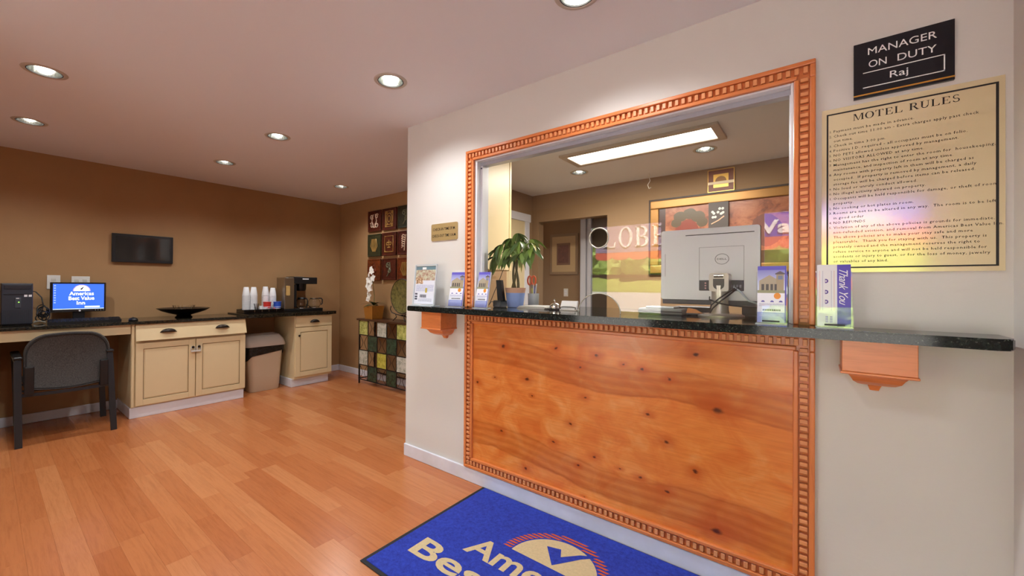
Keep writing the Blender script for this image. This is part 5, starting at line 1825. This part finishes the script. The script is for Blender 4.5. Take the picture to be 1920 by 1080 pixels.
part(m, 'screen_icons', m_emit('lit icon pixels', (150, 176, 240), 0.8), t)
m = MB()
m.poly([(sx + 0.0016, sy0, sz0), (sx + 0.0016, sy1, sz0), (sx + 0.0016, sy1, sz0 + 0.006), (sx + 0.0016, sy0, sz0 + 0.006)])
m.poly([(sx + 0.0016, cy_ + 0.02, sz0 + 0.012), (sx + 0.0016, cy_ + 0.125, sz0 + 0.012), (sx + 0.0016, cy_ + 0.125, sz0 + 0.028), (sx + 0.0016, cy_ + 0.02, sz0 + 0.028)])
part(m, 'screen_task_bar', m_emit('lit pale pixels', (206, 224, 246), 0.8), t)
part(MB().lathe([(0.008, 0), (0.008, 0.003)], (sx, 0.578, z0_ + 0.012), 16, 'x'), 'round_badge', PAPER, t)
for i in range(4):
    part(MB().lathe([(0.003, 0), (0.003, 0.002)], (sx, 0.685 + i * 0.018, z0_ + 0.014), 8, 'x'), 'button', flat('pale button', (206, 206, 190), 0.4), t)
part(MB().box(sx - 0.045, sx - 0.02, 0.535, 0.615, LZ + 0.01, 1.10, 0.004), 'neck', BLACK, t)
part(MB().box(sx - 0.07, sx + 0.06, 0.49, 0.66, LZ, LZ + 0.014, 0.005), 'foot', BLACK, t)

t = thing('keyboard', 'black computer keyboard lying in front of the lit monitor', 'keyboard', (-5.2, 0.6, LZ))
part(MB().hexa([(-5.12, 0.355, LZ), (-5.12, 0.835, LZ), (-5.265, 0.845, LZ), (-5.265, 0.365, LZ), (-5.12, 0.355, LZ + 0.014), (-5.12, 0.835, LZ + 0.014), (-5.265, 0.845, LZ + 0.030), (-5.265, 0.365, LZ + 0.030)]), 'case', BLACK, t)
KEY = flat('black keys', (26, 27, 32), 0.4)
keys = MB()
for r_ in range(5):
    for c_ in range(18):
        if c_ == 14:
            continue
        xx = -5.132 - r_ * 0.025
        yy = 0.366 + c_ * 0.0258 + r_ * 0.002
        zz = LZ + 0.0155 + r_ * 0.0028
        keys.box(xx - 0.020, xx, yy, yy + 0.021, zz - 0.004, zz + 0.007)
part(keys, 'keys', KEY, t, None, kind='stuff')

t = thing('computer_mouse', 'small black computer mouse right of the keyboard', 'mouse', (-5.03, 0.905, LZ))
ms = MB().lathe([(0.033, 0.0005), (0.035, 0.008), (0.030, 0.022), (0.016, 0.031), (0.0, 0.033)], (0, 0, 0), 24)
for v in ms.bm.verts:
    v.co = Vector((-5.03 + v.co.x * 1.5, 0.905 + v.co.y, LZ + v.co.z))
part(ms, 'body', BLACK, t, 60)
part(MB().box(-5.055, -5.035, 0.901, 0.909, LZ + 0.030, LZ + 0.036, 0.002), 'wheel', DARK_GREY, t)

t = thing('cable_tangle', 'tangle of black cables between the tower and the monitor', 'cables', (-5.33, 0.33, LZ))
rr = random.Random(5)
part(MB().tube([(-5.40, 0.272, 1.185), (-5.38, 0.30, 1.18), (-5.36, 0.335, 1.13), (-5.35, 0.345, 1.06), (-5.34, 0.335, 0.99), (-5.33, 0.34, LZ + 0.01)], 0.0045, 6), 'cable', BLACK, t, 60)
for i in range(7):
    c = Vector((-5.32 + rr.uniform(-0.04, 0.05), 0.330 + rr.uniform(-0.004, 0.02), LZ + 0.055 + rr.uniform(-0.01, 0.06)))
    ra, rb = rr.uniform(0.02, 0.035), rr.uniform(0.025, 0.05)
    ph = rr.uniform(0, 6)
    part(MB().tube([(c.x + 0.02 * math.sin(a * 2 + ph), c.y + ra * math.cos(a), max(LZ + 0.004, c.z + rb * math.sin(a))) for a in [2 * math.pi * q / 20 for q in range(21)]], 0.004, 6, cap=False), 'cable', BLACK, t, 60)
for i in range(3):
    part(MB().tube([(-5.27 + 0.02 * i, 0.285, LZ + 0.01 + 0.006 * i), (-5.25, 0.32, LZ + 0.022), (-5.26 + 0.02 * i, 0.352, LZ + 0.012)], 0.0035, 6), 'grey_cable', flat('grey cable', (176, 172, 160), 0.5), t, 60)
solo(MB().box(-5.33, -5.275, 0.37, 0.52, LZ, LZ + 0.006), 'paper_sheet', flat('pale paper', (206, 204, 176), 0.6), 'pale paper strip lying between keyboard and monitor', 'paper')


def plate_cover(y0, y1, z0, z1, label, twin):
    t = thing('wall_plate', label, 'wall plate', (TX, (y0 + y1) / 2, z0))
    part(MB().box(TX, TX + 0.006, y0, y1, z0, z1, 0.002), 'cover', WHITE_PL, t)
    cs = [(y0 + y1) / 2] if not twin else [y0 + (y1 - y0) * 0.28, y0 + (y1 - y0) * 0.72]
    for c in cs:
        for zz in ((z0 + z1) / 2 - 0.02, (z0 + z1) / 2 + 0.02):
            part(MB().box(TX + 0.006, TX + 0.009, c - 0.015, c + 0.015, zz - 0.013, zz + 0.013, 0.003), 'receptacle', flat('receptacle', (210, 204, 192), 0.5), t)


plate_cover(0.375, 0.461, 1.202, 1.330, 'single white wall plate left above the lit monitor', False)
plate_cover(0.534, 0.660, 1.202, 1.323, 'double white wall plate right above the lit monitor', True)

# wall screen
t = thing('wall_screen', 'small black framed screen hanging on the brown wall', 'screen', (TX, 1.06, 1.474))
part(MB().box(TX + 0.005, TX + 0.035, 0.812, 1.310, 1.474, 1.762, 0.004), 'bezel', BLACK, t)
part(MB().box(TX + 0.033, TX + 0.037, 0.840, 1.282, 1.502, 1.736), 'glass', flat('dark screen glass', (40, 38, 36), 0.06), t)
part(MB().box(TX, TX + 0.006, 0.95, 1.17, 1.55, 1.70), 'bracket', BLACK, t)

# bowl on the desk
bxc, byc = -5.2, 1.345
t = thing('black_bowl', 'wide shallow black pedestal bowl on the desk', 'bowl', (bxc, byc, LZ))
part(MB().lathe([(0.075, 0.0), (0.078, 0.006), (0.062, 0.02), (0.065, 0.028), (0.13, 0.048), (0.19, 0.070), (0.228, 0.094), (0.232, 0.098), (0.222, 0.096), (0.18, 0.078), (0.11, 0.058), (0.0, 0.050)], (bxc, byc, LZ), 48), 'bowl', flat('black bowl glaze', (16, 12, 12), 0.25), t, 50)
t = thing('glass_dish', 'ribbed clear glass dish sitting in the black bowl', 'dish', (bxc, byc, LZ + 0.05))
b = MB()
rings = []
for r_, h_ in ((0.06, 0.005), (0.085, 0.04), (0.095, 0.078), (0.090, 0.078), (0.080, 0.04), (0.055, 0.012)):
    rings.append([(bxc + r_ * (1 + 0.035 * (i % 2) * (h_ > 0.01)) * math.cos(2 * math.pi * i / 40), byc + r_ * (1 + 0.035 * (i % 2) * (h_ > 0.01)) * math.sin(2 * math.pi * i / 40), LZ + 0.05 + h_) for i in range(40)])
b.loops(rings)
part(b, 'dish', CLEAR, t)

# ------------------------------------------------------------------ coffee station
t = thing('condiment_tray', 'black divided condiment tray at the left of the coffee counter', 'tray', (-5.25, 2.13, RZ))
b = MB()
b.box(-5.36, -5.14, 1.905, 2.365, RZ, RZ + 0.006)
for bx in ((-5.146, -5.14, 1.905, 2.365), (-5.36, -5.354, 1.905, 2.365), (-5.354, -5.146, 1.905, 1.911), (-5.354, -5.146, 2.359, 2.365)):
    b.box(bx[0], bx[1], bx[2], bx[3], RZ + 0.006, RZ + 0.042)
part(b, 'tray', BLACK_GLOSS, t)
for yy in (2.02, 2.10, 2.18, 2.27):
    part(MB().box(-5.141, -5.138, yy, yy + 0.003, RZ + 0.008, RZ + 0.038), 'chrome_clip', CHROME, t)


def cup_stack(y, x, h, label):
    prof = [(0.040, 0.0), (0.041, 0.004)]
    n = int((h - 0.09) / 0.012)
    for i in range(n):
        z = 0.006 + i * 0.012
        prof += [(0.0415, z), (0.0415, z + 0.007), (0.0385, z + 0.009)]
    prof += [(0.039, h - 0.085), (0.027, h - 0.004), (0.024, h)]
    m_ = MB().lathe(prof, (x, y, RZ + 0.0065), 20)
    o = solo(m_, 'cup_stack', CUP_W, label, 'cups', 'upturned stacks of white foam cups', 50)
    return o


cup_stack(1.975, -5.27, 0.300, 'tall upturned stack of white cups nearest the bowl')
cup_stack(2.058, -5.27, 0.300, 'second tall stack of white cups from the bowl')
cup_stack(2.205, -5.30, 0.305, 'third stack of white cups behind the red tub')
cup_stack(2.292, -5.30, 0.290, 'fourth stack of white cups nearest the coffee maker')
t = thing('stirrer_cup', 'clear cup of dark stirrers before the white cup stacks', 'cup', (-5.18, 2.055, RZ + 0.006))
part(MB().lathe([(0.022, 0), (0.028, 0.06), (0.026, 0.06), (0.020, 0.003)], (-5.18, 2.055, RZ + 0.0065), 20), 'cup', CLEAR, t, 50)
for i in range(7):
    a = i * 0.9
    part(MB().tube([(-5.18 + 0.006 * math.cos(a), 2.055 + 0.006 * math.sin(a), RZ + 0.012), (-5.18 + 0.028 * math.cos(a), 2.055 + 0.028 * math.sin(a), RZ + 0.11)], 0.0022, 5), 'stirrer', BLACK, t)
for yy, lab in ((2.105, 'small white creamer tub left of the wide white mug'), (2.145, 'wide white mug in front of the red tub')):
    rr_ = 0.02 if yy < 2.12 else 0.034
    solo(MB().lathe([(rr_ * 0.8, 0), (rr_, 0.055 if yy > 2.12 else 0.075), (rr_ * 0.9, 0.055 if yy > 2.12 else 0.075), (rr_ * 0.7, 0.006)], (-5.18, yy, RZ + 0.0065), 20), 'white_tub', CUP_W, lab, 'tub', None, 50)


def tub(y, x, rgb, label, nm):
    t = thing(nm, label, 'tub', (x, y, RZ + 0.006))
    part(MB().lathe([(0.034, 0.0), (0.040, 0.070)], (x, y, RZ + 0.0065), 24), 'lower_wrap', PAPER, t, 50)
    part(MB().lathe([(0.0405, 0.045), (0.043, 0.110), (0.046, 0.112), (0.046, 0.120), (0.0, 0.121)], (x, y, RZ + 0.0065), 24), 'upper_wrap', flat('tub wrap %d' % rgb[0], rgb, 0.4), t, 50)
    part(MB().lathe([(0.0395, 0.054), (0.0425, 0.058), (0.041, 0.062)], (x, y, RZ + 0.0065), 24, cap0=False, cap1=False), 'stripe', flat('pale stripe', (210, 220, 236), 0.4), t)


tub(2.19, -5.21, (206, 48, 40), 'red and white creamer tub among the cup stacks', 'creamer_tub')
tub(2.306, -5.20, (40, 84, 190), 'blue and white sugar tub beside the coffee maker', 'sugar_tub')
solo(MB().box(-5.168, -5.149, 2.243, 2.262, RZ + 0.0065, RZ + 0.056, 0.002), 'pink_packets', flat('pink packets', (220, 130, 140), 0.5), 'pink sweetener packets at the right of the black tray', 'packets')

t = thing('coffee_maker', 'steel and black coffee brewer at the right of the counter', 'coffee maker', (-5.27, 2.56, RZ))
part(MB().box(-5.38, -5.16, 2.375, 2.885, RZ, RZ + 0.030, 0.004), 'base', BLACK, t)
part(MB().box(-5.38, -5.16, 2.375, 2.495, RZ + 0.03, 1.345, 0.004), 'tower', STEEL, t)
part(MB().box(-5.158, -5.154, 2.392, 2.44, 1.12, 1.24), 'label_plate', flat('tan label', (196, 160, 96), 0.5), t)
part(MB().box(-5.375, -5.165, 2.492, 2.53, RZ + 0.05, 1.26, 0.003), 'dark_front', BLACK, t)
part(MB().box(-5.385, -5.155, 2.495, 2.80, 1.265, 1.352, 0.006), 'brew_head', BLACK, t)
part(MB().box(-5.386, -5.154, 2.49, 2.62, 1.352, 1.360, 0.002), 'top_plate', STEEL, t)
part(MB().lathe([(0.05, 1.175), (0.062, 1.19), (0.066, 1.265)], (-5.25, 2.625, 0), 24), 'brew_basket', BLACK, t, 50)
part(MB().box(-5.154, -5.150, 2.60, 2.68, 1.322, 1.336), 'badge', PAPER, t)
part(MB().tube([(-5.40, 2.37, 1.10), (-5.42, 2.33, 1.14), (-5.45, 2.30, 1.10), (-5.46, 2.28, 1.0), (-5.46, 2.27, RZ + 0.01)], 0.004, 6), 'power_cord', flat('tan cord', (176, 140, 90), 0.5), t, 60)
for yy in (2.64, 2.81):
    part(MB().lathe([(0.062, RZ + 0.030), (0.062, RZ + 0.036), (0.0, RZ + 0.0365)], (-5.25, yy, 0), 28), 'warmer_plate', CHROME, t, 50)


def carafe(x, y, z, label, lidded):
    t = thing('glass_carafe', label, 'carafe', (x, y, z), 'glass coffee carafes')
    part(MB().lathe([(0.060, 0.0), (0.074, 0.018), (0.081, 0.045), (0.074, 0.085), (0.053, 0.112), (0.050, 0.122), (0.047, 0.122), (0.050, 0.110), (0.071, 0.083), (0.077, 0.045), (0.070, 0.020), (0.055, 0.004)], (x, y, z), 32), 'bowl', CLEAR, t, 60)
    part(MB().lathe([(0.051, 0.108), (0.054, 0.114), (0.053, 0.124), (0.049, 0.124)], (x, y, z), 28, cap0=False, cap1=False), 'collar', BLACK if lidded else STEEL, t, 50)
    ca, sa = (math.cos(1.2), math.sin(1.2)) if not lidded else (math.cos(0.25), math.sin(0.25))
    part(MB().tube([(x + q * ca, y + q * sa, z + hz) for q, hz in ((0.05, 0.118), (0.09, 0.118), (0.102, 0.10), (0.10, 0.05), (0.085, 0.032))], 0.008, 8), 'handle', BLACK, t, 60)
    if lidded:
        part(MB().lathe([(0.050, 0.124), (0.045, 0.134), (0.0, 0.137)], (x, y, z), 24), 'lid', BLACK, t, 50)


carafe(-5.25, 2.64, RZ + 0.037, 'empty glass carafe under the brew head', True)
carafe(-5.25, 2.81, RZ + 0.037, 'empty glass carafe at the right end of the brewer', False)

# ------------------------------------------------------------------ console by the back wall
t = thing('glass_tile_console', 'dark iron console with checkered glass tiles against the back wall', 'console', (-3.95, 3.17, 0))
cx0, cx1, cy0, cy1 = -4.575, -3.26, 3.055, 3.305
part(MB().box(cx0 - 0.03, cx1 + 0.03, cy0 - 0.02, cy1 + 0.01, 0.806, 0.828, 0.003), 'top', flat('dark walnut top', (74, 44, 26), 0.35, var=0.15, vscale=10), t)
for x in (cx0, cx1):
    for y in (cy0, cy1 - 0.016):
        part(MB().box(x - 0.008, x + 0.008, y, y + 0.016, 0.0, 0.806), 'leg', IRON, t)
NC, PW = 7, (cx1 - cx0) / 7
RH = [0.806, 0.622, 0.430, 0.242, 0.055]
for z in RH[1:]:
    part(MB().box(cx0 + 0.008, cx1 - 0.008, cy0, cy0 + 0.010, z - 0.005, z + 0.005), 'rail', IRON, t)
for i in range(1, NC):
    part(MB().box(cx0 + PW * i - 0.005, cx0 + PW * i + 0.005, cy0 + 0.001, cy0 + 0.009, 0.055, 0.806), 'grid_bar', IRON, t)
part(MB().box(cx0 + 0.008, cx1 - 0.008, cy1 - 0.012, cy1 - 0.004, 0.10, 0.11), 'back_rail', IRON, t)
for x in (cx0, cx1):
    part(MB().box(x - 0.006, x + 0.006, cy0 + 0.012, cy1 - 0.012, 0.055, 0.067), 'side_rail', IRON, t)


def m_tile(name, a, b, rough=0.18):
    k = NT(name)
    v = k.pos()
    f = k.noise(v, 28, 5, 0.7, 0.4)
    k.p(Base_Color=k.ramp(f, [(0.32, lin(a)), (0.62, lin(b))]), Roughness=rough)
    k.bump(f, 0.4, 0.004)
    MATS[name] = k.m
    return k.m


T_LIME = m_tile('lime art glass', (126, 132, 60), (206, 206, 120))
T_GREY = m_tile('silver art glass', (146, 150, 132), (212, 210, 196))
T_DARK = m_tile('dark green art glass', (22, 36, 26), (52, 74, 54))
T_YEL = m_tile('yellow art glass', (150, 140, 48), (206, 196, 84))
pal = {(0, 0): T_LIME, (0, 2): T_GREY, (0, 4): T_LIME, (0, 6): T_GREY, (2, 0): T_GREY, (2, 2): T_YEL, (2, 4): T_GREY, (2, 6): T_LIME}
for r_ in range(4):
    for c_ in range(NC):
        xa, xb = cx0 + PW * c_ + 0.006, cx0 + PW * (c_ + 1) - 0.006
        zt, zb = RH[r_] - 0.006, RH[r_ + 1] + 0.006
        solid = (r_ + c_) % 2 == 0 if r_ % 2 == 0 else c_ % 2 == 1
        if solid:
            part(MB().box(xa, xb, cy0 + 0.001, cy0 + 0.010, zb, zt, 0.002), 'glass_tile', pal.get((r_, c_), T_DARK if r_ % 2 else T_LIME), t)
        else:
            xm, zm = (xa + xb) / 2, (zt + zb) / 2
            w2, h2 = (xb - xa) / 2, (zt - zb) / 2
            sc_ = MB()
            for s in (-1, 1):
                sc_.tube([(xm + s * w2 * 0.9, cy0 + 0.005, zb), (xm + s * w2 * 0.45, cy0 + 0.005, zm - h2 * 0.5), (xm + s * w2 * 0.15, cy0 + 0.005, zm), (xm + s * w2 * 0.45, cy0 + 0.005, zm + h2 * 0.5), (xm + s * w2 * 0.9, cy0 + 0.005, zt)], 0.003, 5)
            part(sc_, 'iron_scroll', IRON, t)

# orchid
ox, oy, oz = -4.405, 3.155, 0.828
t = thing('potted_orchid', 'white orchid in a square golden brown pot on the console', 'plant', (ox, oy, oz))
part(MB().hexa([(ox - 0.075, oy - 0.075, oz), (ox + 0.075, oy - 0.075, oz), (ox + 0.075, oy + 0.075, oz), (ox - 0.075, oy + 0.075, oz),
                (ox - 0.092, oy - 0.092, oz + 0.165), (ox + 0.092, oy - 0.092, oz + 0.165), (ox + 0.092, oy + 0.092, oz + 0.165), (ox - 0.092, oy + 0.092, oz + 0.165)]), 'pot', flat('golden brown pot', (170, 112, 40), 0.45, var=0.12, vscale=15), t)
ORL = leaf_mesh('leaf', 0.17, 0.055, 0.55, m_leaf('orchid leaf green', (34, 56, 30), (56, 84, 44)), 0.15)
for i, a in enumerate((0.2, 1.1, 2.2, 3.0, 3.9, 4.8, 5.6)):
    o = bpy.data.objects.new('leaf', ORL)
    COL.objects.link(o)
    o.parent = t
    o.matrix_basis = Matrix.Translation((0, 0, 0.17)) @ Matrix.Rotation(a, 4, 'Z') @ Matrix.Rotation(-0.75 + 0.2 * (i % 3), 4, 'Y') @ Matrix.Scale(0.9, 4)
stem_pts = [(ox, oy, oz + 0.16), (ox + 0.01, oy, oz + 0.30), (ox - 0.01, oy - 0.01, oz + 0.45), (ox - 0.03, oy - 0.02, oz + 0.55), (ox + 0.0, oy - 0.03, oz + 0.64)]
part(MB().tube(stem_pts, 0.004, 6), 'stem', flat('orchid stem', (86, 104, 56), 0.6), t, 60)
PETAL = flat('white orchid petal', (236, 232, 222), 0.6)
petal = leaf_mesh('petal', 0.055, 0.050, 0.2, PETAL, 0.1, 5)
blossoms = [(-0.01, -0.04, 0.635, 0.7), (0.02, -0.05, 0.60, 0.75), (-0.035, -0.05, 0.565, 0.8), (0.045, -0.05, 0.515, 1.0), (-0.03, -0.05, 0.495, 1.0), (0.03, -0.06, 0.45, 1.05), (-0.055, -0.05, 0.425, 1.0), (0.0, -0.06, 0.385, 0.9), (-0.065, -0.04, 0.345, 0.9), (-0.03, -0.05, 0.29, 0.85), (-0.05, -0.05, 0.25, 0.7)]
for i, (dx, dy, dz, s) in enumerate(blossoms):
    bl = MB()
    me_ = bmesh.new()
    me_.from_mesh(petal)
    full = bmesh.new()
    for q in range(5):
        cp = petal.copy()
        cp.transform(Matrix.Rotation(2 * math.pi * q / 5 + i, 4, 'Z') @ Matrix.Rotation(-0.25, 4, 'Y'))
        full.from_mesh(cp)
        bpy.data.meshes.remove(cp)
    me_.free()
    bl.bm.free()
    md_ = bpy.data.meshes.new('blossom')
    full.to_mesh(md_)
    full.free()
    md_.materials.append(PETAL)
    md_.shade_smooth()
    o = bpy.data.objects.new('blossom', md_)
    COL.objects.link(o)
    o.parent = t
    o.matrix_basis = Matrix.Translation((dx, dy, dz)) @ Matrix.Rotation(0.4 * math.sin(i * 2.1), 4, 'Z') @ Matrix.Rotation(math.pi / 2 - 0.2, 4, 'X') @ Matrix.Scale(s, 4)

# plate on stand
t = thing('display_plate', 'round green brown plate on a scrolled iron stand on the console', 'plate', (-3.87, 3.19, 0.828))
pcx, pcz = -3.875, 1.125
part(MB().lathe([(0.0, -0.012), (0.12, -0.010), (0.185, -0.024), (0.205, -0.030), (0.205, -0.022), (0.18, -0.010), (0.12, 0.006), (0.0, 0.006)], (pcx, 3.20, pcz), 48, 'y'), 'plate', m_tile('mottled green glaze', (66, 62, 30), (130, 122, 66), 0.3), t, 50)
part(MB().tube([(pcx + 0.207 * math.cos(a), 3.174, pcz + 0.207 * math.sin(a)) for a in [2 * math.pi * i / 48 for i in range(49)]], 0.006, 6, cap=False), 'dark_rim', IRON, t, 60)
for s in (-1, 1):
    part(MB().tube([(pcx + s * 0.16, 3.14, pcz - 0.12), (pcx + s * 0.175, 3.14, pcz - 0.16), (pcx + s * 0.15, 3.145, pcz - 0.20), (pcx + s * 0.09, 3.15, pcz - 0.215), (pcx + s * 0.07, 3.15, pcz - 0.25), (pcx + s * 0.11, 3.13, 0.832)], 0.006, 6), 'stand_foot', IRON, t, 60)
part(MB().tube([(pcx - 0.09, 3.15, pcz - 0.215), (pcx, 3.15, pcz - 0.225), (pcx + 0.09, 3.15, pcz - 0.215)], 0.006, 6), 'stand_bar', IRON, t, 60)
part(MB().tube([(pcx, 3.15, pcz - 0.225), (pcx, 3.24, pcz - 0.25), (pcx, 3.27, 0.832)], 0.006, 6), 'stand_back', IRON, t, 60)

# ------------------------------------------------------------------ relief tiles on the back wall
T_RED = m_tile('oxblood relief tile', (44, 16, 10), (92, 36, 20), 0.35)
T_GRN = m_tile('dark green relief tile', (26, 32, 20), (60, 58, 34), 0.35)
T_ORG = m_tile('rust relief tile', (70, 26, 8), (124, 56, 20), 0.35)
GOLD_D = flat('antique gold relief', (176, 138, 74), 0.4, metal=0.3)
PALE_D = flat('pale cream relief', (214, 188, 160), 0.5)
SAGE_D = flat('sage relief', (120, 124, 96), 0.5)


def curl(cx, cz, r, a0, turns, n=16):
    return [(cx + r * (1 - 0.7 * i / n) * math.cos(a0 + turns * 2 * math.pi * i / n), cz + r * (1 - 0.7 * i / n) * math.sin(a0 + turns * 2 * math.pi * i / n)) for i in range(n + 1)]


def orn(style, cx, cz):
    L = []
    if style == 'scroll':
        for s in (-1, 1):
            L += [curl(cx + s * 0.055, cz + 0.06, 0.035, 0.5 * s, 1.2 * s), curl(cx + s * 0.055, cz - 0.055, 0.04, 2.5, 1.1 * s), [(cx + s * 0.02, cz + 0.09), (cx + s * 0.05, cz), (cx + s * 0.01, cz - 0.09)]]
    elif style == 'medallion':
        L += [[(cx + 0.06 * math.cos(a), cz + 0.075 * math.sin(a)) for a in [2 * math.pi * i / 20 for i in range(21)]], [(cx + 0.03 * math.cos(a), cz + 0.04 * math.sin(a)) for a in [2 * math.pi * i / 14 for i in range(15)]]]
        for s in (-1, 1):
            for q in (-1, 1):
                L.append(curl(cx + s * 0.055, cz + q * 0.08, 0.018, 0, 1))
        L += [[(cx - 0.075, cz - 0.1), (cx + 0.075, cz - 0.1), (cx + 0.075, cz + 0.1), (cx - 0.075, cz + 0.1), (cx - 0.075, cz - 0.1)]]
    elif style == 'leaf':
        for s in (-2, -1, 0, 1, 2):
            L.append([(cx + s * 0.012, cz - 0.085), (cx + s * 0.035, cz - 0.01), (cx + s * 0.022, cz + 0.085)])
    elif style == 'fleur':
        L += [[(cx, cz - 0.05), (cx, cz + 0.05)], curl(cx - 0.03, cz, 0.028, 0, 1), curl(cx + 0.03, cz, 0.028, 3.1, -1), [(cx - 0.03, cz - 0.045), (cx + 0.03, cz - 0.045)]]
        L += [[(cx - 0.085, cz - 0.10), (cx + 0.085, cz - 0.10), (cx + 0.085, cz + 0.10), (cx - 0.085, cz + 0.10), (cx - 0.085, cz - 0.10)]]
    elif style == 'feather':
        L += [[(cx - 0.01, cz - 0.10), (cx + 0.0, cz), (cx + 0.02, cz + 0.10)]]
        for i in range(6):
            z = cz - 0.05 + i * 0.028
            L.append([(cx + 0.0, z), (cx - 0.04, z + 0.012), (cx - 0.06, z - 0.012)])
    else:
        L += [curl(cx - 0.02, cz + 0.05, 0.035, 1, 1.2), curl(cx + 0.01, cz - 0.02, 0.035, 2, -1.2), [(cx - 0.04, cz - 0.09), (cx, cz - 0.05), (cx + 0.03, cz + 0.02), (cx + 0.02, cz + 0.09)]]
    return L


cols = [(-4.767, -4.483), (-4.449, -4.163), (-4.132, -3.846)]
rowz = [(1.975, 2.257), (1.640, 1.940), (1.322, 1.604)]
spec = [[(T_RED, 'scroll', PALE_D, 'oxblood wall tile with pale scrolls, top left of nine'), (T_RED, 'medallion', GOLD_D, 'oxblood wall tile with gold oval medallion, top row middle'), (T_GRN, 'vine', SAGE_D, 'green wall tile with sage vine, top right of nine')],
        [(T_GRN, 'leaf', GOLD_D, 'green wall tile with gold leaf fan, left of the middle row'), (T_RED, 'fleur', GOLD_D, 'framed oxblood wall tile with small flower, centre of nine'), (T_RED, 'feather', PALE_D, 'oxblood wall tile with pale feather, right of the middle row')],
        [(T_ORG, 'vine', T_ORG, 'rust wall tile behind the orchid blossoms, bottom left'), (T_RED, 'vine', SAGE_D, 'dark wall tile with sage sprig, bottom row middle'), (T_ORG, 'leaf', GOLD_D, 'rust wall tile above the plate, bottom right')]]
for r_ in range(3):
    for c_ in range(3):
        (xa, xb), (za, zb) = cols[c_], rowz[r_]
        mt, sty, om, lab = spec[r_][c_]
        t = thing('relief_tile', lab, 'wall tile', ((xa + xb) / 2, EY, za), 'relief tiles hung three by three')
        part(MB().box(xa, xb, EY - 0.022, EY - 0.004, za, zb, 0.004), 'plate', mt, t)
        rim = MB()
        for bx in ((xa, xb, zb - 0.018, zb), (xa, xb, za, za + 0.018), (xa, xa + 0.018, za + 0.018, zb - 0.018), (xb - 0.018, xb, za + 0.018, zb - 0.018)):
            rim.box(bx[0], bx[1], EY - 0.028, EY - 0.018, bx[2], bx[3], 0.004)
        part(rim, 'rim', mt, t)
        og = MB()
        for pth in orn(sty, (xa + xb) / 2, (za + zb) / 2):
            og.tube([(p[0], EY - 0.025, p[1]) for p in pth], 0.007, 5)
        part(og, 'ornament', om, t, 60)
        part(MB().box((xa + xb) / 2 - 0.03, (xa + xb) / 2 + 0.03, EY - 0.005, EY, zb - 0.06, zb - 0.03), 'hanger', IRON, t)
